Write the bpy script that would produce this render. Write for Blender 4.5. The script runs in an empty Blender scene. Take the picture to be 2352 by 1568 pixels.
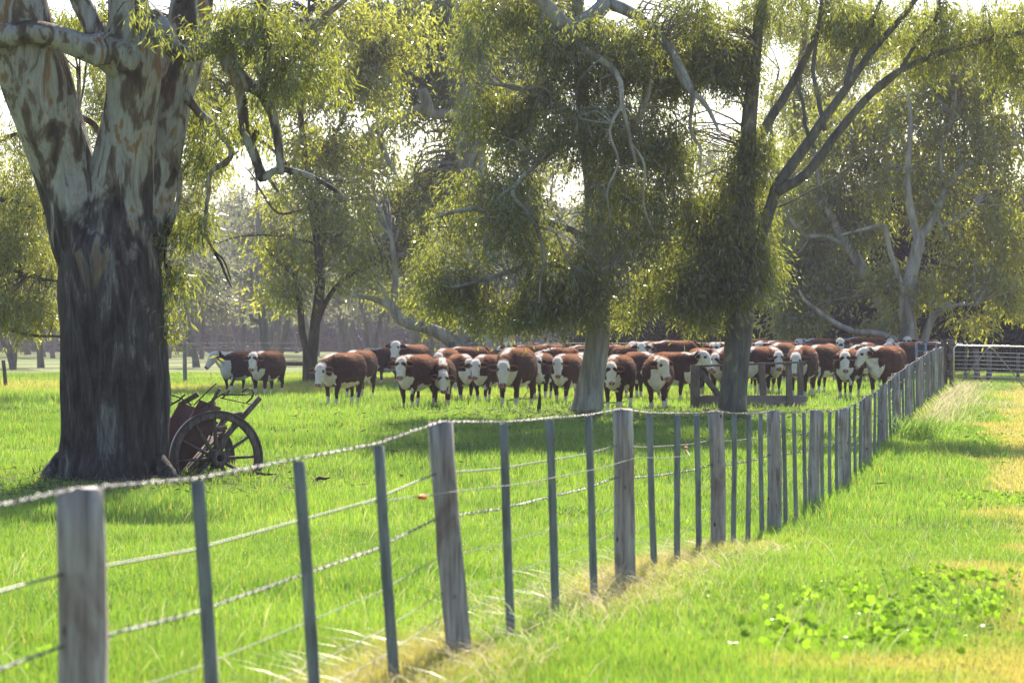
import bpy, math, random
import numpy as np
from mathutils import Vector, Matrix
R = math.radians
rng = np.random.default_rng(7)
random.seed(7)
scene = bpy.context.scene
col = scene.collection

# ------------------------------------------------------------------ camera
EYE = 1.65
FPX = 5550.0          # focal length measured in pixels of a 2352 px wide picture
CX, CY = 1176.0, 784.0
cam_d = bpy.data.cameras.new('camera')
cam_d.sensor_width = 36.0
cam_d.lens = 36.0 * FPX / 2352.0
cam_d.clip_start = 0.1
cam_d.clip_end = 3000
cam_d.dof.use_dof = True
cam_d.dof.focus_distance = 45.0
cam_d.dof.aperture_fstop = 4.5
cam_o = bpy.data.objects.new('camera', cam_d)
cam_o.location = (0, 0, EYE)
cam_o.rotation_euler = (R(90), 0, 0)
col.objects.link(cam_o)
scene.camera = cam_o

# ------------------------------------------------------------------ sky, sun, exposure
SUN_EL, SUN_AZ = 39.0, 7.0     # azimuth clockwise from +Y (away from the camera)
world = bpy.data.worlds.new('World')
scene.world = world
world.use_nodes = True
wn = world.node_tree
bg = wn.nodes['Background']
sky = wn.nodes.new('ShaderNodeTexSky')
sky.sky_type = 'NISHITA'
sky.sun_disc = False
sky.sun_elevation = R(SUN_EL)
sky.sun_rotation = R(SUN_AZ)
sky.air_density = 1.0
sky.dust_density = 1.2
sky.ozone_density = 1.0
wn.links.new(sky.outputs[0], bg.inputs[0])
bg.inputs[1].default_value = 0.10
sun_d = bpy.data.lights.new('sun', 'SUN')
sun_d.energy = 5.0
sun_d.angle = R(0.5)
sun_d.color = (1.0, 0.90, 0.73)
sun_o = bpy.data.objects.new('sun', sun_d)
d = Vector((math.sin(R(SUN_AZ)) * math.cos(R(SUN_EL)), math.cos(R(SUN_AZ)) * math.cos(R(SUN_EL)), math.sin(R(SUN_EL))))
sun_o.rotation_euler = d.to_track_quat('Z', 'Y').to_euler()
sun_o.location = (0, 0, 60)
col.objects.link(sun_o)
scene.view_settings.view_transform = 'Standard'
scene.view_settings.look = 'None'
scene.view_settings.exposure = 1.15
scene.view_settings.gamma = 1.0
scene.cycles.use_denoising = True
scene.cycles.max_bounces = 7
scene.cycles.diffuse_bounces = 3
scene.cycles.glossy_bounces = 2
scene.cycles.transmission_bounces = 4
scene.cycles.transparent_max_bounces = 4
scene.cycles.volume_bounces = 0
scene.cycles.sample_clamp_indirect = 4.0
scene.cycles.use_adaptive_sampling = True
scene.cycles.adaptive_threshold = 0.01

# ------------------------------------------------------------------ noise
def _hash(ix, iy, iz, s):
    h = (ix.astype(np.int64) * 374761393 + iy.astype(np.int64) * 668265263 + iz.astype(np.int64) * 2147483647 + s * 974634777) & 0xffffffff
    h = ((h ^ (h >> 13)) * 1274126177) & 0xffffffff
    h = ((h ^ (h >> 16)) * 2246822519) & 0xffffffff
    return ((h ^ (h >> 15)) & 0xffff) / 65535.0

def noise(x, y, z=0.0, s=0):
    x = np.atleast_1d(np.asarray(x, float)); y = np.asarray(y, float) + 0 * x; z = np.asarray(z, float) + 0 * x
    ix, iy, iz = np.floor(x), np.floor(y), np.floor(z)
    fx, fy, fz = x - ix, y - iy, z - iz
    fx = fx * fx * (3 - 2 * fx); fy = fy * fy * (3 - 2 * fy); fz = fz * fz * (3 - 2 * fz)
    r = 0
    for a in (0, 1):
        for b in (0, 1):
            for c in (0, 1):
                w = (fx if a else 1 - fx) * (fy if b else 1 - fy) * (fz if c else 1 - fz)
                r = r + w * _hash(ix + a, iy + b, iz + c, s)
    return r

def sstep(a, b, v):
    t = np.clip((v - a) / (b - a), 0, 1)
    return t * t * (3 - 2 * t)

# ------------------------------------------------------------------ ground heights and picture-to-place helpers
GY = [-50, 0, 12.6, 17.7, 22.6, 27.2, 32, 36.4, 40.8, 48.6, 56.6, 64, 73, 90, 130, 1000]
GL = [0, 0, -0.01, -0.14, -0.34, -0.53, -0.59, -0.62, -0.44, -0.20, -0.02, 0.0, 0.03, 0.12, 0.05, 0.0]
GR = [0, 0, -0.01, -0.14, -0.34, -0.53, -0.59, -0.62, -0.44, -0.20, 0.06, 0.15, 0.26, 0.26, 0.10, 0.0]
def gz(x, y):
    x = np.asarray(x, float); y = np.asarray(y, float)
    t = sstep(3.0, 10.0, x)
    return np.interp(y, GY, GL) * (1 - t) + np.interp(y, GY, GR) * t
def P(px, py, Y):
    return Vector(((px - CX) / FPX * Y, Y, EYE - (py - CY) / FPX * Y))
def foot(px, py):
    Y = 60.0
    for _ in range(30):
        z = float(gz((px - CX) / FPX * Y, Y))
        Y = 0.5 * Y + 0.5 * FPX * (EYE - z) / (py - CY)
    return Y

# ------------------------------------------------------------------ mesh plumbing
def fast_mesh(name, V, faces_flat, nper, smooth=False, attrs=None, colors=None):
    """V (n,3); faces_flat: flat index array; nper: verts per face (int or array)"""
    me = bpy.data.meshes.new(name)
    V = np.ascontiguousarray(V, dtype=np.float32)
    F = np.ascontiguousarray(faces_flat, dtype=np.int32)
    if np.isscalar(nper):
        nf = len(F) // nper
        starts = np.arange(nf, dtype=np.int32) * nper
    else:
        nper = np.asarray(nper); nf = len(nper)
        starts = np.concatenate([[0], np.cumsum(nper)[:-1]]).astype(np.int32)
    me.vertices.add(len(V)); me.vertices.foreach_set('co', V.ravel())
    me.loops.add(len(F)); me.loops.foreach_set('vertex_index', F)
    me.polygons.add(nf); me.polygons.foreach_set('loop_start', starts)
    me.update(calc_edges=True)
    if smooth:
        me.polygons.foreach_set('use_smooth', np.ones(nf, dtype=bool))
    if attrs:
        for k, a in attrs.items():
            at = me.attributes.new(k, 'FLOAT', 'POINT'); at.data.foreach_set('value', np.ascontiguousarray(a, dtype=np.float32))
    if colors is not None:
        at = me.color_attributes.new('Col', 'FLOAT_COLOR', 'POINT')
        c4 = np.ones((len(V), 4), dtype=np.float32); c4[:, :3] = colors
        at.data.foreach_set('color', c4.ravel())
    me.update()
    return me

class Geo:
    def __init__(s):
        s.v = []; s.f = []; s.n = 0
    def add(s, verts, faces):
        s.v.extend([tuple(p) for p in verts])
        for f in faces: s.f.append([i + s.n for i in f])
        s.n += len(verts)
    def box(s, c, size, rot=None, top=None):
        """box centred at c; rot 3x3 Matrix; top = (sx, sy) scale of the upper face"""
        hx, hy, hz = [q / 2 for q in size]
        tx, ty = top or (1, 1)
        vs = [(-hx, -hy, -hz), (hx, -hy, -hz), (hx, hy, -hz), (-hx, hy, -hz), (-hx * tx, -hy * ty, hz), (hx * tx, -hy * ty, hz), (hx * tx, hy * ty, hz), (-hx * tx, hy * ty, hz)]
        vs = [Vector(v) for v in vs]
        if rot is not None: vs = [rot @ v for v in vs]
        c = Vector(c)
        s.add([v + c for v in vs], [(0, 3, 2, 1), (4, 5, 6, 7), (0, 1, 5, 4), (1, 2, 6, 5), (2, 3, 7, 6), (3, 0, 4, 7)])
    def bar(s, a, b, w, h, up=(0, 0, 1), ext=0):
        a = Vector(a); b = Vector(b); t = (b - a).normalized(); up = Vector(up)
        sd = t.cross(up)
        if sd.length < 1e-4: sd = t.cross(Vector((1, 0, 0)))
        sd.normalize(); u = sd.cross(t)
        M = Matrix((t, sd, u)).transposed()
        s.box((a + b) / 2, ((b - a).length + ext, w, h), M)
    def tube(s, pts, rad, n=8, cap=True, wob=0.0, seed=0, up=None, flat=1.0):
        pts = [Vector(p) for p in pts]
        if np.isscalar(rad): rad = [rad] * len(pts)
        m = len(pts); rings = []
        prev = None
        for i in range(m):
            t = (pts[min(i + 1, m - 1)] - pts[max(i - 1, 0)])
            if t.length < 1e-9: t = Vector((0, 0, 1))
            t.normalize()
            if prev is None:
                a = Vector((1, 0, 0)) if abs(t.x) < 0.8 else Vector((0, 1, 0))
                sd = (a - t * a.dot(t)).normalized()
            else:
                sd = (prev - t * prev.dot(t))
                if sd.length < 1e-6: sd = t.orthogonal()
                sd.normalize()
            prev = sd
            u = t.cross(sd)
            for k in range(n):
                a = 2 * math.pi * k / n
                r = rad[i]
                rings.append((pts[i], sd * math.cos(a) * r + u * math.sin(a) * r * flat))
        if wob:
            A = np.array([tuple(p + q) for p, q in rings])
            ax_ = np.array([tuple(q.normalized()) for p, q in rings])
            nz = noise(ax_[:, 0] * 1.6 + 5, ax_[:, 1] * 1.6, A[:, 2] * 0.30, seed) - 0.5
            nz2 = noise(ax_[:, 0] * 4.2 + 9, ax_[:, 1] * 4.2, A[:, 2] * 0.7, seed + 3) - 0.5
            nz3 = noise(ax_[:, 0] * 11 + 9, ax_[:, 1] * 11, A[:, 2] * 1.3, seed + 4) - 0.5
            vs = [p + q * (1 + wob * 2 * nz[i] + wob * 0.8 * nz2[i] + (wob * .55 * nz3[i] if n > 40 else 0)) for i, (p, q) in enumerate(rings)]
        else:
            vs = [p + q for p, q in rings]
        fs = []
        for i in range(m - 1):
            for k in range(n):
                a = i * n + k; b = i * n + (k + 1) % n
                fs.append((a, b, b + n, a + n))
        if cap:
            fs.append(tuple(range(n - 1, -1, -1)))
            fs.append(tuple(range((m - 1) * n, m * n)))
        s.add(vs, fs)
    def lathe(s, origin, axis, prof, n=20):
        """prof: list of (distance along axis, radius)"""
        o = Vector(origin); ax = Vector(axis).normalized()
        sd = ax.orthogonal().normalized(); u = ax.cross(sd)
        vs = []
        for (h, r) in prof:
            for k in range(n):
                a = 2 * math.pi * k / n
                vs.append(o + ax * h + sd * math.cos(a) * r + u * math.sin(a) * r)
        fs = []
        for i in range(len(prof) - 1):
            for k in range(n):
                a = i * n + k; b = i * n + (k + 1) % n
                fs.append((a, b, b + n, a + n))
        s.add(vs, fs)
    def mesh(s, name, off=None, smooth=False):
        V = np.array(s.v, dtype=float).reshape(-1, 3)
        if off is not None: V = V - np.array(off)
        F = [i for f in s.f for i in f]
        return fast_mesh(name, V, F, [len(f) for f in s.f], smooth)

def link(name, me, m, parent=None):
    o = bpy.data.objects.new(name, me)
    if m is not None:
        if len(me.materials) == 0: me.materials.append(m)
    col.objects.link(o)
    if parent is not None: o.parent = parent
    return o
def part(name, g, m, parent, smooth=False, world_coords=True):
    """parent: its Empty; world_coords geometry is stored relative to the parent's base"""
    off = None
    if world_coords and parent is not None:
        p = parent; off = Vector((0, 0, 0))
        while p is not None: off = off + p.location; p = p.parent
    return link(name, g.mesh(name, off, smooth), m, parent)
def tag(o, label=None, cat=None, group=None, kind=None):
    if label: o['label'] = label
    if cat: o['category'] = cat
    if group: o['group'] = group
    if kind: o['kind'] = kind
    return o
def thing(name, loc, label, cat, group=None, rz=0.0):
    o = bpy.data.objects.new(name, None)
    o.empty_display_size = 0.3
    o.location = loc; o.rotation_euler = (0, 0, rz)
    col.objects.link(o)
    return tag(o, label, cat, group)
def copy_tree(o, parent=None):
    c = o.copy(); col.objects.link(c)
    if parent is not None: c.parent = parent
    for ch in list(o.children): copy_tree(ch, c)
    return c

# ------------------------------------------------------------------ materials
def N(nt, t, **kw):
    n = nt.nodes.new(t)
    for k, v in kw.items():
        if k in n.inputs.keys(): n.inputs[k].default_value = v
        else: setattr(n, k, v)
    return n
def new_mat(name):
    m = bpy.data.materials.new(name); m.use_nodes = True
    m.node_tree.nodes.clear()
    out = m.node_tree.nodes.new('ShaderNodeOutputMaterial')
    return m, m.node_tree, out
def ramp(nt, fac, stops, interp='LINEAR'):
    r = nt.nodes.new('ShaderNodeValToRGB')
    r.color_ramp.interpolation = interp
    e = r.color_ramp.elements
    while len(e) < len(stops): e.new(0.5)
    for k, (p, c) in enumerate(stops):
        e[k].position = p; e[k].color = (c[0], c[1], c[2], 1)
    nt.links.new(fac, r.inputs[0])
    return r.outputs[0]
def coords(nt, scale=(1, 1, 1), kind='Object'):
    tc = nt.nodes.new('ShaderNodeTexCoord')
    mp = nt.nodes.new('ShaderNodeMapping')
    mp.inputs['Scale'].default_value = scale
    nt.links.new(tc.outputs[kind], mp.inputs[0])
    return mp.outputs[0]
def tnoise(nt, vec, scale, detail=4, rough=0.55, dist=0.0):
    n = nt.nodes.new('ShaderNodeTexNoise')
    n.inputs['Scale'].default_value = scale; n.inputs['Detail'].default_value = detail
    n.inputs['Roughness'].default_value = rough; n.inputs['Distortion'].default_value = dist
    nt.links.new(vec, n.inputs['Vector'])
    return n.outputs[0]
def mix(nt, fac, a, b, mode='MIX'):
    n = nt.nodes.new('ShaderNodeMix'); n.data_type = 'RGBA'; n.blend_type = mode
    for v, i in ((fac, 0), (a, 6), (b, 7)):
        if hasattr(v, 'is_output') or isinstance(v, bpy.types.NodeSocket): nt.links.new(v, n.inputs[i])
        elif i == 0: n.inputs[i].default_value = v
        else: n.inputs[i].default_value = (v[0], v[1], v[2], 1)
    return n.outputs[2]
def math_n(nt, op, a, b=0.0, clamp=False):
    n = nt.nodes.new('ShaderNodeMath'); n.operation = op; n.use_clamp = clamp
    for v, i in ((a, 0), (b, 1)):
        if isinstance(v, bpy.types.NodeSocket): nt.links.new(v, n.inputs[i])
        else: n.inputs[i].default_value = v
    return n.outputs[0]
def surface(m, nt, out, color, rough=0.8, bump=None, bump_s=0.3, bump_d=0.02, metal=0.0, spec=0.3, sheen=0.0, sheen_rough=0.4):
    b = nt.nodes.new('ShaderNodeBsdfPrincipled')
    if isinstance(color, bpy.types.NodeSocket): nt.links.new(color, b.inputs['Base Color'])
    else: b.inputs['Base Color'].default_value = (*color, 1)
    if isinstance(rough, bpy.types.NodeSocket): nt.links.new(rough, b.inputs['Roughness'])
    else: b.inputs['Roughness'].default_value = rough
    b.inputs['Metallic'].default_value = metal
    b.inputs['Specular IOR Level'].default_value = spec
    b.inputs['Sheen Weight'].default_value = sheen
    b.inputs['Sheen Roughness'].default_value = sheen_rough
    if bump is not None:
        bn = nt.nodes.new('ShaderNodeBump')
        bn.inputs['Strength'].default_value = bump_s; bn.inputs['Distance'].default_value = bump_d
        nt.links.new(bump, bn.inputs['Height'])
        nt.links.new(bn.outputs[0], b.inputs['Normal'])
    nt.links.new(b.outputs[0], out.inputs[0])
    return b

def leaf_material(name, dark, light, trans, tw=0.5, gloss=0.10, clump_scale=0.55):
    """dark/light: leaf surface colours picked leaf by leaf and clump by clump; trans: the colour light takes through a leaf"""
    m, nt, out = new_mat(name)
    geo = nt.nodes.new('ShaderNodeNewGeometry')
    v = coords(nt)
    cl = tnoise(nt, v, clump_scale, 3)
    cl2 = math_n(nt, 'ADD', math_n(nt, 'MULTIPLY', cl, 1.6), -0.42)
    f = math_n(nt, 'ADD', math_n(nt, 'MULTIPLY', cl2, 0.75), math_n(nt, 'MULTIPLY', math_n(nt, 'POWER', geo.outputs['Random Per Island'], 2.5), 0.7), True)
    c = mix(nt, f, dark, light)
    t = mix(nt, f, [q * 0.45 for q in trans], trans)
    df = N(nt, 'ShaderNodeBsdfDiffuse'); nt.links.new(c, df.inputs[0])
    tr = N(nt, 'ShaderNodeBsdfTranslucent'); nt.links.new(t, tr.inputs[0])
    gl = N(nt, 'ShaderNodeBsdfGlossy'); gl.inputs['Roughness'].default_value = 0.27
    gl.inputs[0].default_value = (0.9, 0.92, 0.9, 1)
    m1 = N(nt, 'ShaderNodeMixShader'); m1.inputs[0].default_value = tw
    nt.links.new(df.outputs[0], m1.inputs[1]); nt.links.new(tr.outputs[0], m1.inputs[2])
    m2 = N(nt, 'ShaderNodeMixShader'); m2.inputs[0].default_value = gloss
    nt.links.new(m1.outputs[0], m2.inputs[1]); nt.links.new(gl.outputs[0], m2.inputs[2])
    nt.links.new(m2.outputs[0], out.inputs[0])
    return m

M = {}
M['leaf_gum'] = leaf_material('gum_leaf', (0.022, 0.036, 0.024), (0.08, 0.125, 0.045), (0.56, 0.61, 0.07), 0.52, 0.10, 0.9)
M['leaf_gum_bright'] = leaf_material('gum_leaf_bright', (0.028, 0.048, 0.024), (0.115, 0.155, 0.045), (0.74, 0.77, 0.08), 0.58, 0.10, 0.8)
M['leaf_far'] = leaf_material('gum_leaf_hazed', (0.09, 0.11, 0.085), (0.18, 0.20, 0.14), (0.42, 0.44, 0.22), 0.5, 0.10, 0.3)  # leaf colours lightened, distance haze painted into them
M['leaf_pine'] = leaf_material('pine_needles', (0.012, 0.022, 0.014), (0.03, 0.045, 0.02), (0.04, 0.06, 0.02), 0.2, 0.03, 0.4)
M['leaf_weed'] = leaf_material('mallow_leaf', (0.05, 0.15, 0.02), (0.09, 0.24, 0.03), (0.50, 0.85, 0.05), 0.72, 0.015, 3.0)

def grass_material(name='grass_blade', dc=(0.36, 0.30, 0.08), dt=(0.74, 0.60, 0.15)):
    m, nt, out = new_mat(name)
    geo = nt.nodes.new('ShaderNodeNewGeometry')
    at = nt.nodes.new('ShaderNodeAttribute'); at.attribute_name = 'dry'
    v = coords(nt)
    cl = tnoise(nt, v, 0.45, 4)
    cb = tnoise(nt, v, 0.13, 3); cs = tnoise(nt, v, 1.7, 3)
    cl = math_n(nt, 'ADD', math_n(nt, 'MULTIPLY', cl, .45), math_n(nt, 'ADD', math_n(nt, 'MULTIPLY', cb, .35), math_n(nt, 'MULTIPLY', cs, .3)))
    f = math_n(nt, 'ADD', math_n(nt, 'MULTIPLY', geo.outputs['Random Per Island'], 0.55), math_n(nt, 'MULTIPLY', math_n(nt, 'SUBTRACT', cl, 0.42), 2.6), True)
    g = mix(nt, f, (0.022, 0.06, 0.018), (0.085, 0.15, 0.03))
    gt = mix(nt, f, (0.07, 0.22, 0.015), (0.39, 0.64, 0.05))
    c = mix(nt, at.outputs['Fac'], g, dc)
    t = mix(nt, at.outputs['Fac'], gt, dt)
    df = N(nt, 'ShaderNodeBsdfDiffuse'); nt.links.new(c, df.inputs[0])
    tr = N(nt, 'ShaderNodeBsdfTranslucent'); nt.links.new(t, tr.inputs[0])
    gl = N(nt, 'ShaderNodeBsdfGlossy'); gl.inputs['Roughness'].default_value = 0.35
    m1 = N(nt, 'ShaderNodeMixShader'); m1.inputs[0].default_value = 0.55
    nt.links.new(df.outputs[0], m1.inputs[1]); nt.links.new(tr.outputs[0], m1.inputs[2])
    m2 = N(nt, 'ShaderNodeMixShader'); m2.inputs[0].default_value = 0.09
    nt.links.new(m1.outputs[0], m2.inputs[1]); nt.links.new(gl.outputs[0], m2.inputs[2])
    nt.links.new(m2.outputs[0], out.inputs[0])
    return m
M['grass'] = grass_material()
M['straw_grass'] = grass_material('straw_grass', (0.42, 0.34, 0.22), (0.72, 0.60, 0.42))

def ground_material():
    m, nt, out = new_mat('pasture_soil')
    v = coords(nt)
    a = tnoise(nt, v, 0.35, 5); b = tnoise(nt, v, 6.0, 6, 0.7); c2 = tnoise(nt, v, 0.06, 3)
    c = ramp(nt, a, [(0.3, (0.07, 0.12, 0.02)), (0.55, (0.12, 0.18, 0.03)), (0.75, (0.20, 0.21, 0.06))])
    c = mix(nt, ramp(nt, c2, [(0.45, (0, 0, 0)), (0.65, (1, 1, 1))]), c, (0.24, 0.24, 0.09))
    at = nt.nodes.new('ShaderNodeAttribute'); at.attribute_name = 'dry'
    c = mix(nt, at.outputs['Fac'], c, (0.30, 0.26, 0.07))
    dk = mix(nt, ramp(nt, b, [(0.30, (.8, .8, .8)), (0.5, (0, 0, 0))]), c, (0.07, 0.07, 0.02))
    surface(m, nt, out, dk, 0.85, b, 0.8, 0.06, spec=0.15)
    return m
M['ground'] = ground_material()

def bark_material(name, stops, scale=2.2, stretch=0.28, dark_below=None, patch=None, seed=0.0, bump=0.5):
    m, nt, out = new_mat(name)
    v = coords(nt, (1, 1, stretch))
    n1 = tnoise(nt, v, scale, 5, 0.55, 0.6)
    c = ramp(nt, n1, stops)
    v2 = coords(nt, (1, 1, 0.12))
    n2 = tnoise(nt, v2, scale * 6, 6, 0.7)
    c = mix(nt, 0.55, c, ramp(nt, n2, [(0.3, (0.35, 0.35, 0.35)), (0.65, (1.15, 1.15, 1.15))]), 'MULTIPLY')
    if dark_below is not None:
        z0, dstops = dark_below
        tc = nt.nodes.new('ShaderNodeTexCoord'); sx = nt.nodes.new('ShaderNodeSeparateXYZ')
        nt.links.new(tc.outputs['Object'], sx.inputs[0])
        edge = math_n(nt, 'ADD', sx.outputs[2], math_n(nt, 'MULTIPLY', math_n(nt, 'SUBTRACT', n1, 0.5), 6.0))
        f = math_n(nt, 'MULTIPLY', math_n(nt, 'SUBTRACT', z0 + 0.35, edge), 1.1, True)
        n3 = tnoise(nt, coords(nt, (1, 1, 0.22)), 4.5, 8, 0.68, 0.8)
        dc = ramp(nt, n3, dstops)
        dc = mix(nt, 0.6, dc, ramp(nt, n2, [(0.38, (0.25, 0.25, 0.25)), (0.6, (1.2, 1.2, 1.2))]), 'MULTIPLY')
        c = mix(nt, f, c, dc)
    h = mix(nt, 0.5, n1, n2)
    surface(m, nt, out, c, 0.85, h, bump, 0.10, spec=0.2)
    return m
pale = [(0.34, (0.06, 0.046, 0.036)), (0.43, (0.13, 0.105, 0.08)), (0.475, (0.20, 0.165, 0.12)), (0.50, (0.34, 0.335, 0.31)), (0.59, (0.42, 0.42, 0.39)), (0.64, (0.30, 0.19, 0.10)), (0.70, (0.22, 0.17, 0.11))]
dkst = [(0.38, (0.022, 0.020, 0.020)), (0.48, (0.058, 0.053, 0.055)), (0.57, (0.088, 0.082, 0.086)), (0.61, (0.17, 0.17, 0.175)), (0.70, (0.28, 0.275, 0.265))]
M['bark_red_gum'] = bark_material('red_gum_bark', pale, 3.3, 0.36, (4.45, dkst), bump=1.0)
M['bark_pale'] = bark_material('pale_gum_bark', [(0.3, (0.13, 0.11, 0.085)), (0.45, (0.26, 0.24, 0.20)), (0.6, (0.42, 0.42, 0.37)), (0.75, (0.36, 0.31, 0.22))], 2.4, 0.22)
M['bark_grey'] = bark_material('grey_gum_bark', [(0.3, (0.07, 0.07, 0.068)), (0.5, (0.14, 0.14, 0.13)), (0.62, (0.17, 0.17, 0.15)), (0.68, (0.34, 0.30, 0.17))], 5.0, 0.3)
M['bark_brown'] = bark_material('brown_branch_bark', [(0.3, (0.05, 0.04, 0.03)), (0.6, (0.13, 0.11, 0.085)), (0.8, (0.22, 0.20, 0.16))], 3.0, 0.4)
M['bark_far'] = bark_material('hazed_trunk_bark', [(0.3, (0.13, 0.115, 0.11)), (0.6, (0.23, 0.21, 0.20)), (0.8, (0.38, 0.37, 0.35))], 1.5, 0.2)  # paler bark, with the veil of far haze put into its colour

def wood_material(name, a, b, c3, stain=(0.09, 0.045, 0.035), stretch=0.08, knots=True):
    m, nt, out = new_mat(name)
    oi = nt.nodes.new('ShaderNodeObjectInfo')
    tc = nt.nodes.new('ShaderNodeTexCoord'); mp = nt.nodes.new('ShaderNodeMapping')
    mp.inputs['Scale'].default_value = (1, 1, stretch)
    cmb = nt.nodes.new('ShaderNodeCombineXYZ')
    r10 = math_n(nt, 'MULTIPLY', oi.outputs['Random'], 37.0)
    nt.links.new(r10, cmb.inputs[0]); nt.links.new(r10, cmb.inputs[2])
    va = nt.nodes.new('ShaderNodeVectorMath'); va.operation = 'ADD'
    nt.links.new(tc.outputs['Object'], va.inputs[0]); nt.links.new(cmb.outputs[0], va.inputs[1])
    nt.links.new(va.outputs[0], mp.inputs[0])
    v = mp.outputs[0]
    g = tnoise(nt, v, 45, 4, 0.6, 0.5)
    w = tnoise(nt, v, 14, 4, 0.55, 0.4)
    c = ramp(nt, w, [(0.3, a), (0.55, b), (0.75, c3)])
    c = mix(nt, 0.75, c, ramp(nt, g, [(0.30, (0.38, 0.36, 0.36)), (0.5, (0.9, 0.9, 0.9)), (0.7, (1.2, 1.2, 1.2))]), 'MULTIPLY')
    mp2 = nt.nodes.new('ShaderNodeMapping'); mp2.inputs['Scale'].default_value = (1, 1, 0.35)
    nt.links.new(va.outputs[0], mp2.inputs[0])
    s = tnoise(nt, mp2.outputs[0], 5.5, 5, 0.6, 0.6)
    c = mix(nt, ramp(nt, s, [(0.51, (0, 0, 0)), (0.65, (0.6, 0.6, 0.6))]), c, stain)
    if knots:
        vo = nt.nodes.new('ShaderNodeTexVoronoi'); vo.inputs['Scale'].default_value = 4.5
        mp3 = nt.nodes.new('ShaderNodeMapping'); mp3.inputs['Scale'].default_value = (1.6, 1.6, 1.0)
        nt.links.new(va.outputs[0], mp3.inputs[0]); nt.links.new(mp3.outputs[0], vo.inputs['Vector'])
        c = mix(nt, ramp(nt, vo.outputs['Distance'], [(0.05, (1, 1, 1)), (0.12, (0, 0, 0))]), c, (0.035, 0.022, 0.018))
    surface(m, nt, out, c, 0.8, g, 0.6, 0.008, spec=0.25)
    return m
M['post'] = wood_material('weathered_post', (0.22, 0.175, 0.165), (0.42, 0.385, 0.37), (0.60, 0.57, 0.55), (0.14, 0.075, 0.06))
M['dropper'] = wood_material('treated_dropper', (0.17, 0.19, 0.19), (0.25, 0.275, 0.27), (0.35, 0.37, 0.36), (0.12, 0.12, 0.115), 0.08, False)
M['old_wood'] = wood_material('old_cart_wood', (0.075, 0.058, 0.052), (0.15, 0.12, 0.11), (0.25, 0.21, 0.19), (0.04, 0.03, 0.028), 0.2, False)
M['trough_wood'] = wood_material('trough_timber', (0.12, 0.105, 0.10), (0.19, 0.17, 0.165), (0.27, 0.25, 0.24), (0.09, 0.07, 0.07), 0.15, False)
M['yard_wood'] = wood_material('yard_rail_timber', (0.07, 0.07, 0.075), (0.12, 0.12, 0.125), (0.2, 0.2, 0.2), (0.05, 0.05, 0.05), 0.15, False)

def simple(name, color, rough=0.6, metal=0.0, nscale=12, var=0.35, bump=0.2, spec=0.4):
    m, nt, out = new_mat(name)
    n = tnoise(nt, coords(nt), nscale, 5, 0.6)
    c = mix(nt, n, [q * (1 - var) for q in color], [min(1, q * (1 + var)) for q in color])
    surface(m, nt, out, c, rough, n, bump, 0.01, metal, spec)
    return m
M['wire'] = simple('galvanised_wire', (0.22, 0.22, 0.23), 0.5, 0.6, 60, 0.15)
M['gal'] = simple('galvanised_pipe', (0.55, 0.56, 0.58), 0.35, 0.8, 8, 0.2)
M['gal_dull'] = simple('dull_galvanised_brace', (0.25, 0.27, 0.30), 0.5, 0.6, 8, 0.25)
M['blue_steel'] = simple('weathered_blue_steel', (0.20, 0.26, 0.38), 0.5, 0.2, 9, 0.25)
M['iron'] = simple('rusty_iron', (0.055, 0.04, 0.035), 0.6, 0.4, 14, 0.5, 0.5)
M['tyre'] = simple('iron_tyre', (0.10, 0.09, 0.095), 0.45, 0.6, 14, 0.35)
M['red_panel'] = simple('faded_red_boards', (0.095, 0.048, 0.046), 0.75, 0.0, 5, 0.5, 0.5)
M['concrete'] = simple('old_concrete', (0.22, 0.19, 0.19), 0.9, 0.0, 5, 0.35, 0.5, 0.2)
M['rubber'] = simple('black_rubber', (0.02, 0.02, 0.02), 0.6)
M['orange'] = simple('orange_plastic', (0.75, 0.13, 0.03), 0.45)
M['straw'] = simple('straw', (0.5, 0.42, 0.22), 0.8)
M['bleach'] = simple('bleached_stick', (0.22, 0.20, 0.17), 0.8)
M['stake'] = simple('dark_stake', (0.05, 0.035, 0.03), 0.85, 0, 12, 0.5, 0.6)
def glint_material():
    m, nt, out = new_mat('dew')  # white colour stands in for the sparkle of the drops
    tr = N(nt, 'ShaderNodeBsdfTranslucent'); tr.inputs[0].default_value = (0.98, 0.98, 0.98, 1)
    df = N(nt, 'ShaderNodeBsdfDiffuse'); df.inputs[0].default_value = (0.95, 0.95, 0.97, 1)
    mx = N(nt, 'ShaderNodeMixShader'); mx.inputs[0].default_value = 0.7
    nt.links.new(df.outputs[0], mx.inputs[1]); nt.links.new(tr.outputs[0], mx.inputs[2]); nt.links.new(mx.outputs[0], out.inputs[0])
    return m
M['dew'] = glint_material()
def hide_material():
    m, nt, out = new_mat('cattle_hide')
    at = nt.nodes.new('ShaderNodeVertexColor'); at.layer_name = 'Col'
    n = tnoise(nt, coords(nt), 26, 5, 0.65)
    c = mix(nt, 0.6, at.outputs[0], ramp(nt, n, [(0.3, (0.6, 0.6, 0.6)), (0.7, (1.25, 1.25, 1.25))]), 'MULTIPLY')
    b = surface(m, nt, out, c, 0.72, n, 0.35, 0.02, spec=0.25, sheen=0.8, sheen_rough=0.3)
    nt.links.new(c, b.inputs['Sheen Tint'])
    return m
M['hide'] = hide_material()
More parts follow.
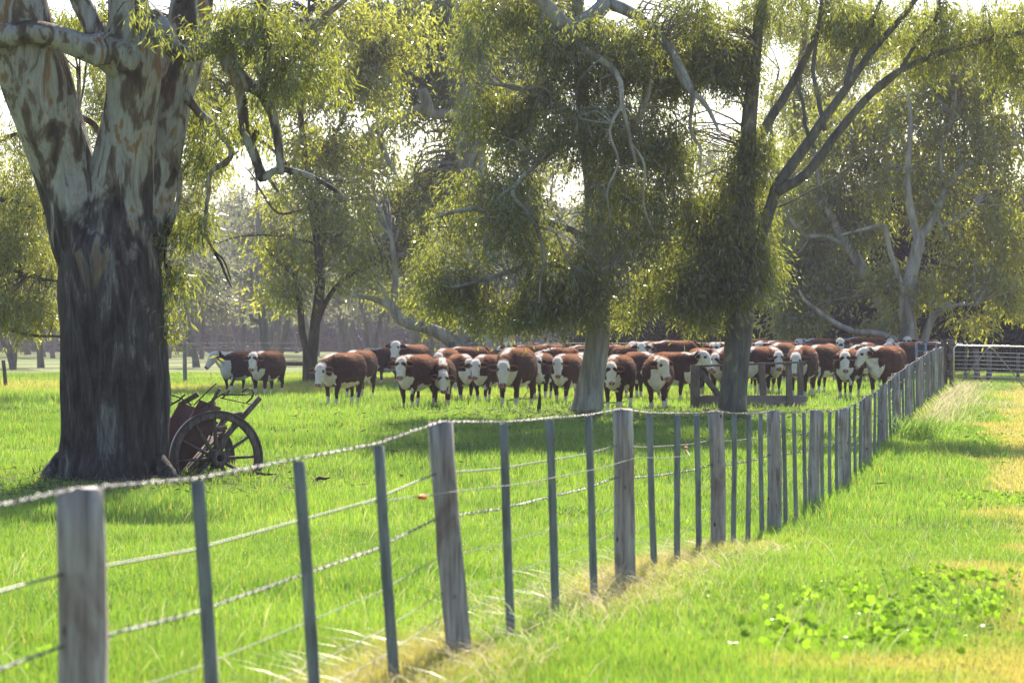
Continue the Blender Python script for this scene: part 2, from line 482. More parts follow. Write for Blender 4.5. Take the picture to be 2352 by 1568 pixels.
def coat_material():
    m, nt, out = new_mat('cattle_coat_hair')
    at = nt.nodes.new('ShaderNodeVertexColor'); at.layer_name = 'Col'
    tr = N(nt, 'ShaderNodeBsdfTranslucent'); nt.links.new(mix(nt, 0.12, at.outputs[0], (0.9, 0.5, 0.3)), tr.inputs[0])
    df = N(nt, 'ShaderNodeBsdfDiffuse'); nt.links.new(at.outputs[0], df.inputs[0])
    gl = N(nt, 'ShaderNodeBsdfGlossy'); gl.inputs['Roughness'].default_value = 0.4; gl.inputs[0].default_value = (0.8, 0.75, 0.7, 1)
    m1 = N(nt, 'ShaderNodeMixShader'); m1.inputs[0].default_value = 0.4
    nt.links.new(df.outputs[0], m1.inputs[1]); nt.links.new(tr.outputs[0], m1.inputs[2])
    m2 = N(nt, 'ShaderNodeMixShader'); m2.inputs[0].default_value = 0.10
    nt.links.new(m1.outputs[0], m2.inputs[1]); nt.links.new(gl.outputs[0], m2.inputs[2])
    nt.links.new(m2.outputs[0], out.inputs[0])
    return m
M['coat'] = coat_material()

FL = lambda x, y: x - 0.2223 * y     # sideways distance from the line the fence runs along (-3.1 on the fence)
def dryness(x, y):
    L = FL(x, y)
    n = noise(x * 0.8, y * 0.35, 0, 11) - 0.5
    n2 = noise(x * 3, y * 1.6, 0, 12) - 0.5
    edge = np.interp(y, [0, 13, 17, 22, 40, 70], [-0.6, -0.65, 0.0, -0.45, -1.0, -1.1])
    d = sstep(-0.45, 0.6, L - edge + n * 1.5 + n2 * 0.9) * 0.78
    d = np.maximum(d, 0.75 * np.exp(-((L + 3.15) / 0.40) ** 2) * sstep(0.3, 0.6, noise(x * 1.5, y * 0.5, 0, 13)) * (y < 26))
    d = np.maximum(d, 0.35 * np.exp(-((L + 2.6) / 0.6) ** 2) * (y > 52))
    far = sstep(0.42, 0.62, noise(x * 0.10, y * 0.10, 0, 14)) * sstep(62, 78, y) * (L < -3.4) * 0.45
    return np.clip(np.maximum(d, far), 0, 1)
# ------------------------------------------------------------------ ground
gx = np.unique(np.concatenate([np.linspace(-420, -40, 25), np.linspace(-40, 40, 101), np.linspace(40, 420, 25)]))
gy = np.unique(np.concatenate([np.linspace(-40, 0, 9), np.linspace(0, 110, 181), np.linspace(110, 900, 60)]))
GX, GYY = np.meshgrid(gx, gy)
zz = gz(GX.ravel(), GYY.ravel())
zz = zz + (noise(GX.ravel() * 0.7, GYY.ravel() * 0.7, 0, 5) - 1.0) * 0.05 - .005
Vg = np.stack([GX.ravel(), GYY.ravel(), zz], 1)
nxg, nyg = len(gx), len(gy)
ii = (np.arange(nyg - 1)[:, None] * nxg + np.arange(nxg - 1)[None, :]).ravel()
Fg = np.stack([ii, ii + 1, ii + 1 + nxg, ii + nxg], 1).ravel()
tag(link('ground', fast_mesh('ground', Vg, Fg, 4, True, {'dry': dryness(Vg[:, 0], Vg[:, 1]) * (Vg[:, 1] < 130)}), M['ground']), kind='structure')

# ------------------------------------------------------------------ grass (each blade is real geometry)
def blades(n, y0, y1, h, w, segs, lean=0.35, dry_only=False):
    y = np.sqrt(rng.uniform(y0 * y0, y1 * y1, n))
    hw = 0.212 * 1.12 * y + 0.8
    x = rng.uniform(-1, 1, n) * hw
    # clumping
    k = noise(x * 2.2, y * 2.2, 0, 21)
    keep = rng.uniform(0, 1, n) < 0.35 + 0.9 * k
    if dry_only: keep &= (FL(x, y) > -1.1) & (dryness(x, y) > .3)
    x, y = x[keep], y[keep]; n = len(x)
    L = FL(x, y)
    dr = dryness(x, y)
    H = h * (0.42 + 0.75 * noise(x * 1.1, y * 1.1, 0, 22) + .45 * noise(x * .35, y * .35, 0, 23)) * rng.uniform(0.55, 1.25, n)
    H *= np.where(L > -2.7, 0.72, 1.0)
    H *= 1 - 0.45 * dr * (L > -2.2)
    H *= 1 + 0.1 * np.exp(-((L + 3.1) / 0.35) ** 2)
    W = w * rng.uniform(0.6, 1.3, n) * np.maximum(1, y / 16.0) ** 0.55
    a = rng.uniform(0, 2 * np.pi, n); la = rng.uniform(0, 2 * np.pi, n)
    ln = np.abs(rng.normal(0, lean, n)) * H
    b = np.stack([x, y, gz(x, y) - 0.02], 1)
    sd = np.stack([np.cos(a), np.sin(a), np.zeros(n)], 1) * (W / 2)[:, None]
    ld = np.stack([np.cos(la), np.sin(la), np.zeros(n)], 1) * ln[:, None]
    dv = np.clip(dr + rng.normal(0, 0.12, n) + (rng.uniform(0, 1, n) < 0.05) * 0.7, 0, 1)
    up = np.array([0, 0, 1.0])
    if segs == 1:
        V = np.stack([b - sd, b + sd, b + ld + up * H[:, None]], 1).reshape(-1, 3)
        F = np.arange(n * 3); return V, F, np.repeat(dv, 3), 3
    V = np.stack([b - sd, b + sd, b + sd * 0.75 + ld * 0.35 + up * (H * 0.6)[:, None], b - sd * 0.75 + ld * 0.35 + up * (H * 0.6)[:, None], b + ld + up * H[:, None]], 1).reshape(-1, 3)
    o = np.arange(n)[:, None] * 5
    F = np.concatenate([o + 0, o + 1, o + 2, o + 0, o + 2, o + 3, o + 3, o + 2, o + 4], 1).ravel()
    return V, F, np.repeat(dv, 5), 3
parts_g = [blades(260000, 5, 14, 0.105, 0.006, 2), blades(330000, 14, 28, 0.12, 0.007, 2), blades(330000, 28, 56, 0.15, 0.008, 2), blades(260000, 56, 115, 0.17, 0.012, 1), blades(900000, 7, 30, 0.085, 0.007, 2, .5, True)]
V = []; F = []; D = []; off = 0
for v, f, dd, _ in parts_g:
    V.append(v); F.append(f + off); D.append(dd); off += len(v)
tag(link('pasture_grass', fast_mesh('pasture_grass', np.concatenate(V), np.concatenate(F), 3, False, {'dry': np.concatenate(D)}), M['grass']), kind='stuff')

def strands(n, x, y, h, w, lean, dirx, dry, name, green=0.0):
    """long thin bent stems with a seed head"""
    n = len(x)
    H = h * rng.uniform(0.55, 1.2, n)
    ln = lean * rng.uniform(0.2, 1.3, n) * H * np.where(rng.uniform(0, 1, n) < 0.75, dirx, -dirx)
    ly = rng.normal(0, 0.25, n) * H
    b = np.stack([x, y, gz(x, y) - 0.02], 1)
    a = rng.uniform(0, np.pi, n)
    sd = np.stack([np.cos(a), np.sin(a), np.zeros(n)], 1) * (w / 2)
    T = [0, 0.4, 0.75, 1.0]; WW = [1, 0.8, 1.5, 0.1]
    rows = []
    for t, ww in zip(T, WW):
        c = b + np.stack([ln * t * t, ly * t * t, H * (t - 0.28 * t * t * abs(lean))], 1)
        rows += [c - sd * ww, c + sd * ww]
    V = np.stack(rows, 1).reshape(-1, 3)
    o = np.arange(n)[:, None] * 8
    F = np.concatenate([np.concatenate([o + 2 * k, o + 2 * k + 1, o + 2 * k + 3, o + 2 * k + 2], 1) for k in range(3)], 1).ravel()
    dv = np.repeat(np.clip(dry + rng.normal(0, 0.15, n), 0, 1), 8)
    return link(name, fast_mesh(name, V, F, 4, False, {'dry': dv}), M['straw_grass'])
n = 3800
y = rng.uniform(7.5, 23, n); keep = noise(y * 0.9, y * 0 + 3, 0, 31) * 0.9 + 0.25 > rng.uniform(0, 1, n); y = y[keep]
x = 0.2223 * y - 3.1 + rng.normal(0.05, 0.30, len(y))
tag(strands(0, x, y, 0.26, 0.0035, 1.2, -1, 0.95, 'dry_seed_grass'), kind='stuff')
n = 2400
y = rng.uniform(8, 70, n); x = rng.uniform(-1, 1, n) * (0.22 * y) ; 
tag(strands(0, x, y, 0.30, 0.004, 0.5, 1, 0.55, 'seeding_grass_stalks'), kind='stuff')
n = 1100
y = rng.uniform(50, 72, n); x = 0.2223 * y - 2.75 + np.abs(rng.normal(0, 0.45, n))
tag(strands(0, x, y, 0.36, 0.010, 0.6, 1, 0.75, 'pale_grass_along_fence'), kind='stuff')
def tuft(px, py, n, h, spread, dry, label):
    Y = foot(px, py); X = (px - CX) / FPX * Y
    x = X + rng.normal(0, spread, n); y = Y + rng.normal(0, spread, n)
    o = strands(0, x, y, h, 0.009, 0.45, 1, dry, 'grass_tuft')
    me = o.data; co = np.empty(len(me.vertices) * 3, dtype=np.float32); me.vertices.foreach_get('co', co)
    base = np.array([X, Y, float(gz(X, Y))]); co = (co.reshape(-1, 3) - base).astype(np.float32); me.vertices.foreach_set('co', co.ravel()); me.update()
    o.location = base
    return tag(o, label, 'grass tuft')
tuft(2105, 1010, 420, 0.55, 0.22, 0.0, 'tall dark green grass tuft growing beside the far part of the wire fence')
tuft(1330, 1190, 900, 0.20, 0.16, 0.0, 'low dark green tuft in the paddock behind the fence droppers')

n = 5200
k_ = rng.integers(0, 4, n); cxx = np.array([1.8, 5.05, -6.4, -1.0])[k_]; cyy = np.array([54.8, 55.0, 37.4, 52.0])[k_]; sp_ = np.array([1.5, 1.5, 1.6, 6.0])[k_]
x = cxx + rng.normal(0, 1, n) * sp_; y = cyy + rng.normal(0, 1, n) * sp_ * .9
c = np.stack([x, y, gz(x, y) + .05 + rng.uniform(0, .09, n)], 1); a = rng.uniform(0, 6.28, n); ln = rng.uniform(.03, .16, n)
u = np.stack([np.cos(a) * ln, np.sin(a) * ln, rng.normal(0, .3, n) * ln], 1); w = np.stack([-np.sin(a), np.cos(a), rng.normal(0, .5, n)], 1) * .010
V = np.stack([c - u, c + w, c + u, c - w], 1).reshape(-1, 3)
tag(link('bark_litter', fast_mesh('bark_litter', V, np.arange(len(V)), 4), M['bark_brown']), kind='stuff')

# broad round-leaved weeds
def weeds(cx_, cy_, rx, ry, n, size):
    a = rng.uniform(0, 2 * np.pi, n); r = np.sqrt(rng.uniform(0, 1, n))
    r = np.where(rng.uniform(0, 1, n) < .35, r * 2.1, r); x = cx_ + np.cos(a) * r * rx; y = cy_ + np.sin(a) * r * ry
    keep = noise(x * 3.0, y * 1.8, 0, 41) > 0.33; x, y = x[keep], y[keep]; n = len(x)
    z = gz(x, y) + rng.uniform(0.02, 0.10, n)
    S = size * rng.uniform(0.3, 1.15, n)
    nrm = rng.normal(0, 0.35, (n, 3)) + np.array([0, -0.95, 0.7]); nrm /= np.linalg.norm(nrm, axis=1)[:, None]
    u = np.cross(nrm, rng.normal(0, 1, (n, 3))); u /= np.linalg.norm(u, axis=1)[:, None]
    w = np.cross(nrm, u)
    k = 12
    ring = []
    for q in range(k):
        t = 2 * np.pi * q / k
        rr = (1.0 if q % 2 else 0.84) * (0.35 if q == 0 else 1)
        ring.append(np.stack([x, y, z], 1) + (u * math.cos(t) + w * math.sin(t)) * (S * rr)[:, None] + nrm * (S * 0.18 * (1 if q % 2 else -0.3))[:, None])
    V = np.stack([np.stack([x, y, z], 1)] + ring, 1).reshape(-1, 3)
    o = np.arange(n)[:, None] * (k + 1)
    F = np.concatenate([np.concatenate([o, o + 1 + q, o + 1 + (q + 1) % k], 1) for q in range(k)], 1).ravel()
    return V, F
spec = [(2060, 1400, 0.66, 1.2, 900, 0.022), (1960, 1470, 0.5, 0.7, 260, 0.028), (2230, 1340, 0.45, 0.7, 200, 0.024), (2270, 1150, 0.7, 1.6, 300, 0.026), (2250, 1010, 1.0, 2.2, 200, 0.03), (560, 1520, 0.5, 0.5, 150, 0.022), (60, 1520, 0.4, 0.5, 150, 0.022), (1300, 925, 3.2, 2.0, 500, 0.035)]
V = []; F = []; off = 0
for px, py, rx, ry, n, s in spec:
    Y = foot(px, py); v, f = weeds((px - CX) / FPX * Y, Y, rx, ry, n, s)
    V.append(v); F.append(f + off); off += len(v)
tag(link('broadleaf_weeds', fast_mesh('broadleaf_weeds', np.concatenate(V), np.concatenate(F), 3), M['leaf_weed']), kind='stuff')

# dew glints on the blades, their sparkle painted as plain white
n = 6500
y = np.sqrt(rng.uniform(6 ** 2, 60 ** 2, n)); y = np.where(rng.uniform(0, 1, n) < 0.35, rng.uniform(8, 26, n), y)
x = rng.uniform(-1, 1, n) * 0.22 * y
kp = noise(x * 0.5, y * 0.3, 0, 51) > 0.42; x, y = x[kp], y[kp]; n = len(x)
z = gz(x, y) + rng.uniform(0.07, 0.15, n)
r = 0.0017 * rng.uniform(0.5, 1.3, n) * (0.7 + y / 18)
c = np.stack([x, y, z], 1)
dirs = np.array([[1, 0, 0], [-1, 0, 0], [0, 1, 0], [0, -1, 0], [0, 0, 1], [0, 0, -1]], float)
V = (c[:, None, :] + dirs[None] * r[:, None, None]).reshape(-1, 3)
tri = np.array([0, 2, 4, 2, 1, 4, 1, 3, 4, 3, 0, 4, 2, 0, 5, 1, 2, 5, 3, 1, 5, 0, 3, 5])
F = (np.arange(n)[:, None] * 6 + tri[None]).ravel()
tag(link('dew_glints', fast_mesh('dew_glints', V, F, 3, True), M['dew']), kind='stuff')

# ------------------------------------------------------------------ trees
def smooth_path(pts, rad, sub=4):
    """Catmull-Rom through points; returns denser points and radii"""
    P_ = [Vector(p) for p in pts]; n = len(P_); out = []; ro = []
    for i in range(n - 1):
        p0 = P_[max(i - 1, 0)]; p1 = P_[i]; p2 = P_[i + 1]; p3 = P_[min(i + 2, n - 1)]
        for k in range(sub):
            t = k / sub
            out.append(0.5 * ((2 * p1) + (p2 - p0) * t + (2 * p0 - 5 * p1 + 4 * p2 - p3) * t * t + (3 * p1 - p0 - 3 * p2 + p3) * t ** 3))
            q0 = rad[max(i - 1, 0)]; q1 = rad[i]; q2_ = rad[i + 1]; q3 = rad[min(i + 2, n - 1)]
            rc = 0.5 * ((2 * q1) + (q2_ - q0) * t + (2 * q0 - 5 * q1 + 4 * q2_ - q3) * t * t + (3 * q1 - q0 - 3 * q2_ + q3) * t ** 3)
            ro.append(max(min(q1, q2_) * .9, rc))
    out.append(P_[-1]); ro.append(rad[-1])
    return out, ro

def leaf_quads(C, n_each, L, W, sig, droop=1.6, seed=0):
    """kite-shaped leaves hung in sprays around clump centres C"""
    m = len(C)
    ns = 6                                        # hanging strings of leaves in every clump
    sp = rng.normal(0, 1, (m * ns, 3)) * np.array([sig, sig, sig * .55]); sc_ = np.repeat(np.arange(m), ns)
    per = max(2, n_each // ns); idx2 = np.repeat(np.arange(m * ns), per); idx = sc_[idx2]; n = len(idx)
    off = sp[idx2] * rng.uniform(.75, 1.1, (n, 1)) + rng.normal(0, sig * .13, (n, 3))
    off[:, 2] -= rng.uniform(0, sig * 1.5, n)
    r = np.hypot(off[:, 0], off[:, 1])
    off[:, 2] -= r * 0.4
    B = C[idx] + off
    d = rng.normal(0, 0.75, (n, 3)); d[:, 2] -= droop * .8
    d[:, :2] += off[:, :2] * 0.6 / max(sig, 1e-3) * 0.6
    d /= np.linalg.norm(d, axis=1)[:, None]
    s = np.cross(d, rng.normal(0, 1, (n, 3))); s /= np.linalg.norm(s, axis=1)[:, None]
    ll = L * rng.uniform(0.6, 1.3, n); ww = W * rng.uniform(0.7, 1.3, n)
    mid = B + d * (ll * 0.42)[:, None]
    bow = np.cross(d, s) * (ll * 0.06)[:, None]
    V = np.stack([B, mid + s * (ww / 2)[:, None] + bow, B + d * ll[:, None], mid - s * (ww / 2)[:, None] + bow], 1).reshape(-1, 3)
    return V

def build_tree(name, label, limbs, blobs, bark, leaf, Y=None, base=None, L=0.15, W=0.028, sig=0.26, per=42, twigs=0.5, group=None, nseg=10, wob=0.10, gap=0.40, seed=1, branches=True, droop=1.6, cat='tree', gscale=1.15):
    """limbs: list of (list of points (px,py,dY) or world vectors, radii [m]); blobs: (px,py,rx_px,ry_px,dY,ry_m,n_clumps)"""
    s = FPX / Y if Y else 1
    def W3(p):
        return P(p[0], p[1], Y + (p[2] if len(p) > 2 else 0)) if Y else Vector(p)
    root = thing(name, base, label, cat, group)
    g = Geo(); nodes = []
    for li, (pts, rad) in enumerate(limbs):
        q = [W3(p) for p in pts]
        rr = [r / s / 2 for r in rad] if Y else rad
        q2, r2 = smooth_path(q, rr, 9 if max(rr) > 0.35 else 4)
        # small sideways wander so limbs are never ruler-straight
        for k in range(1, len(q2) - 1):
            q2[k] = q2[k] + Vector((random.gauss(0, 1), random.gauss(0, 1), random.gauss(0, 0.6))) * (min(r2[k] * 0.10, 0.006) if r2[k] < .14 else 0)
        big = max(rr)
        g.tube(q2, r2, 88 if big > 0.5 else (nseg if big > 0.06 else 6), True, wob if big > 0.08 else wob * 0.5, seed + li)
        nodes += [(a, b) for a, b in zip(q2, r2)]
    # clumps
    Cs = []
    for (px, py, rx, ry, dY, rd, nc) in blobs:
        c = np.array(P(px, py, Y + dY)) if Y else np.array((px, py, dY), float)   # world trees: (x, y, rx, rz, z, ry, n)
        ax = np.array([rx / s, rd, ry / s]) if Y else np.array([rx, rd, ry])
        q = rng.normal(0, 1, (nc * 3, 3)); q /= np.linalg.norm(q, axis=1)[:, None]
        q *= (rng.uniform(0, 1, nc * 3) ** (1 / 2.2))[:, None]
        q = c + q * ax
        nz = noise(q[:, 0] * gscale, q[:, 1] * gscale, q[:, 2] * gscale * 1.1, seed + 5)
        q = q[nz > gap + 0.05 - 0.07 * rng.uniform(0, 1, len(q))][:nc]
        Cs.append(q)
    C = np.concatenate(Cs) if Cs else np.zeros((0, 3))
    if len(C):
        kk = int(per)
        V = leaf_quads(C, kk, L, W, sig, droop)
        V -= np.array(base)
        link('crown', fast_mesh('crown', V, np.arange(len(V)), 4), leaf, root)
        # branches out to the clumps
        if branches and nodes:
            NP = np.array([tuple(a) for a, b in nodes]); NR = np.array([b for a, b in nodes])
            pick = rng.choice(len(C), int(len(C) * twigs), replace=False) if twigs < 1 else np.arange(len(C))
            for i in pick:
                c = C[i]; d_ = np.linalg.norm((NP - c) * np.array([1, 1, 1.0]), axis=1) + np.where(NP[:, 2] > c[2] + 0.8, 0.5, 0)
                j = int(np.argmin(d_ + NR * 0)); st = Vector(NP[j]); en = Vector(c)
                ln = (en - st).length
                if ln < 0.15 or ln > 5.5: continue
                r0 = min(NR[j] * 0.6, 0.008 + 0.008 * ln) * (1 if Y is None or Y < 70 else 1.3)
                w1 = st.lerp(en, 0.33) + Vector((random.gauss(0, .10), random.gauss(0, .10), random.gauss(0.10, .10))) * ln
                w2 = st.lerp(en, 0.7) + Vector((random.gauss(0, .08), random.gauss(0, .08), random.gauss(0.06, .08))) * ln
                q2, r2 = smooth_path([st, w1, w2, en + Vector((0, 0, -0.1))], [r0, r0 * 0.75, r0 * 0.5, r0 * 0.2], 2)
                g.tube(q2, r2, 4, False)
    me = g.mesh('trunk', base, True)
    link('trunk', me, bark, root)
    return root

# --- the big red gum in front, on the left -------------------------------------------------
Y1 = 38.5
b1 = P(252, 1110, Y1)
T1 = [
 ([(250, 1135, 0), (250, 1085, 0), (256, 1000, 0), (258, 880, 0), (255, 740, 0), (250, 640, 0), (248, 575, 0), (247, 530, 0), (246, 495, 0)], [296, 268, 252, 252, 250, 246, 232, 180, 90]),
 ([(215, 660, 0), (190, 570, 0), (173, 470, 0), (150, 400, 0), (118, 300, -.2), (80, 180, -.4), (40, 60, -.5), (10, -60, -.6)], [100, 142, 152, 148, 150, 158, 160, 156]),
 ([(262, 660, -.1), (268, 560, -.1), (275, 450, -.1), (285, 350, -.1), (300, 250, -.2), (305, 175, -.3), (300, 110, -.3), (298, 40, -.4), (285, -60, -.5)], [130, 165, 150, 134, 118, 120, 128, 96, 80]),
 ([(295, 660, .2), (312, 560, .3), (338, 450, .4), (365, 340, .5), (390, 230, .6), (420, 130, .7), (440, 20, .8), (450, -60, .9)], [110, 142, 134, 120, 112, 108, 104, 100]),
 ([(300, 150, -.5), (250, 120, -.7), (200, 110, -.9), (130, 85, -1.0), (60, 75, -1.1), (-40, 95, -1.2)], [96, 84, 60, 52, 50, 48]),
 ([(245, 110, -.6), (215, 60, -.6), (185, 0, -.6), (170, -40, -.6)], [56, 48, 46, 44]),
 ([(235, 150, -.9), (232, 120, -.9), (225, 100, -.9)], [40, 56, 30]),
 ([(345, 40, -.4), (375, 75, -.5), (400, 115, -.6), (440, 125, -.7), (485, 108, -.8), (520, 110, -.8), (530, 150, -.9), (565, 190, -.9), (600, 215, -1.0), (625, 260, -1.0), (640, 330, -1.1), (645, 400, -1.2)], [50, 48, 40, 36, 36, 42, 34, 30, 25, 22, 20, 14]),
 ([(540, 165, -.9), (552, 215, -.9), (560, 270, -.9), (565, 310, -1), (590, 370, -1), (600, 410, -1.1), (640, 390, -1.1), (700, 400, -1.2), (760, 430, -1.3), (800, 460, -1.4)], [28, 24, 23, 22, 22, 18, 16, 13, 10, 5]),
 ([(600, 215, -1.0), (612, 150, -1.1), (618, 80, -1.1), (612, 20, -1.1), (620, -30, -1.1)], [24, 20, 17, 15, 14]),
 ([(610, 170, -1.1), (660, 120, -1.2), (720, 60, -1.3), (780, 10, -1.3), (820, -30, -1.4)], [17, 15, 14, 12, 10]),
 ([(590, 300, -1.0), (575, 350, -1.0), (610, 400, -1.1), (640, 440, -1.1)], [14, 12, 10, 6]),
 ([(425, 215, 0.4), (450, 250, 0.3), (490, 290, 0.2), (530, 340, 0.2), (520, 375, 0.1), (485, 395, 0), (478, 450, 0), (472, 520, 0), (482, 560, 0), (505, 600, 0), (520, 635, 0), (532, 660, 0)], [26, 20, 18, 15, 12, 12, 10, 9, 8, 7, 5, 3]),
 ([(480, 400, 0), (510, 372, 0), (545, 350, -.1)], [8, 6, 4]),
 ([(490, 575, 0), (515, 600, 0), (532, 650, 0)], [5, 4, 2]),
 ([(380, 560, 0.1), (398, 500, 0.1), (412, 440, 0.2), (408, 380, 0.2)], [8, 10, 12, 14]),
 ([(378, 610, 0.1), (384, 540, 0.1), (400, 480, 0.1)], [5, 8, 10]),
 ([(180, 265, 0.8), (215, 285, 0.9), (232, 320, 0.9), (236, 370, 0.9)], [14, 16, 14, 10]),
 ([(150, 1060, -.1), (120, 1085, -.3), (95, 1110, -.5)], [60, 44, 26]),
 ([(360, 1060, -.3), (390, 1090, -.6), (400, 1115, -.8)], [50, 36, 20]),
]
B1 = [(440, 60, 90, 70, -.9, 1.2, 40), (530, 20, 110, 40, -.5, 1.2, 46), (350, 20, 60, 30, -1.2, .8, 12), (250, 20, 110, 36, .8, 1.0, 34),
      (425, 210, 45, 80, .9, .8, 26), (470, 320, 40, 60, .5, .7, 20), (400, 470, 30, 60, .2, .4, 24), (398, 610, 18, 60, .1, .25, 20), (392, 700, 12, 60, .1, .2, 9),
      (660, 60, 130, 70, -1.2, 1.5, 60), (560, 250, 50, 60, -.4, .9, 18), (700, 170, 90, 70, -1, 1.2, 46), (130, 30, 90, 30, 1.0, 1, 30), (450, 480, 40, 50, .1, .5, 16)]
build_tree('red_gum_tree', 'huge old gum with charcoal grey lower trunk forking into pale mottled limbs, cart behind it', T1, B1, M['bark_red_gum'], M['leaf_gum'], Y1, b1, L=0.16, W=0.028, sig=0.20, per=36, twigs=0.55, wob=0.12, seed=3, nseg=14)

# --- middle tree hung with foliage -------------------------------------------------
Y3 = 55.5
b3 = P(1352, 950, Y3)
T3 = [
 ([(1350, 975, 0), (1350, 940, 0), (1356, 890, 0), (1368, 820, 0), (1374, 760, 0), (1374, 640, 0), (1368, 520, 0), (1362, 430, 0), (1345, 300, 0), (1335, 180, .3), (1330, 60, .5), (1335, -80, .6)], [92, 74, 60, 56, 56, 52, 46, 40, 34, 30, 26, 22]),
 ([(1372, 620, 0), (1300, 600, -.6), (1210, 610, -1.2), (1120, 640, -1.7), (1040, 660, -2)], [20, 16, 13, 10, 5]),
 ([(1370, 560, 0), (1290, 520, -.6), (1180, 500, -1.2), (1080, 480, -1.8), (1000, 500, -2)], [20, 16, 13, 10, 5]),
 ([(1372, 600, 0), (1440, 560, .4), (1500, 540, .8), (1540, 560, 1)], [18, 13, 10, 5]),
 ([(1360, 420, 0), (1430, 330, -.3), (1480, 240, -.6), (1500, 140, -.8)], [22, 18, 14, 8]),
 ([(1340, 280, .2), (1260, 230, -.4), (1180, 200, -.9), (1110, 190, -1.2)], [20, 16, 12, 6]),
 ([(1332, -60, .2), (1390, 0, -.3), (1350, 45, -.8), (1305, 62, -1.2), (1270, 30, -1.4), (1225, -20, -1.6)], [44, 36, 36, 40, 34, 32]),
 ([(1390, 5, -.3), (1450, 30, -.6), (1510, 80, -1.0), (1545, 120, -1.2), (1570, 190, -1.4), (1620, 240, -1.5), (1650, 300, -1.6)], [32, 28, 25, 21, 16, 12, 6]),
 ([(1305, 60, -1.2), (1340, 110, -1.6), (1400, 150, -2.1), (1425, 190, -2.4), (1430, 240, -2.6), (1450, 330, -2.6), (1470, 420, -2.6)], [24, 18, 14, 12, 9, 8, 4]),
 ([(1290, 330, -.4), (1180, 430, -2.4), (1205, 480, -2.6), (1232, 520, -2.7), (1250, 590, -2.8), (1242, 640, -2.8), (1238, 695, -2.8)], [12, 10, 9, 9, 7, 5, 2]),
 ([(1232, 520, -2.7), (1275, 535, -2.8), (1300, 590, -2.8), (1318, 620, -2.8)], [7, 6, 5, 2]),
 ([(1250, 590, -2.8), (1262, 625, -2.8), (1300, 655, -2.8)], [6, 4, 2]),
 ([(1180, 430, -2.4), (1150, 450, -2.5), (1120, 500, -2.6), (1100, 510, -2.6)], [6, 5, 3, 2]),
 ([(1430, 240, -2.6), (1400, 300, -2.7), (1420, 370, -2.7), (1395, 440, -2.7), (1405, 520, -2.7)], [8, 6, 5, 4, 2]),
 ([(1450, 330, -2.6), (1480, 380, -2.6), (1478, 470, -2.6), (1505, 540, -2.6)], [6, 5, 4, 2]),
 ([(1545, 120, -1.4), (1590, 210, -2.2), (1585, 290, -2.4), (1610, 350, -2.4), (1600, 430, -2.4)], [14, 10, 7, 5, 2]),
 ([(1300, 590, -2.8), (1320, 560, -2.8), (1345, 575, -2.8)], [4, 3, 2]),
]
B3 = [(1060, 600, 110, 130, -1.6, 1.6, 170), (1210, 630, 150, 120, -1.2, 2.0, 260), (1340, 680, 130, 80, -.6, 1.8, 200), (1130, 690, 140, 70, -1.5, 1.5, 130), (1440, 620, 100, 130, .6, 1.8, 170),
      (1510, 600, 50, 110, 1.2, 1.2, 26), (1130, 440, 150, 110, -1.2, 1.9, 200), (1310, 450, 150, 130, -.3, 2.2, 260), (1450, 420, 120, 140, .4, 2.0, 190), (1340, 250, 200, 120, 0, 2.4, 260),
      (1180, 240, 130, 120, -.8, 2, 150), (1480, 200, 120, 140, 0, 2, 150), (1320, 60, 240, 110, 0, 2.4, 270), (1520, 20, 140, 80, 0, 2, 150), (1150, 60, 120, 110, 0, 2, 150)]
B3 = [(a, b - (34 if b >= 590 else 0), c, d_, e, f, int(g_ * (1.45 if b < 300 else 1.1))) for a, b, c, d_, e, f, g_ in B3]
build_tree('gum_tree', 'round gum with pale bare base between the cows, crown hanging low to the grass', T3, B3, M['bark_pale'], M['leaf_gum'], Y3, b3, L=0.165, W=0.031, sig=0.27, per=38, twigs=0.35, seed=11, gap=0.52, gscale=.85)

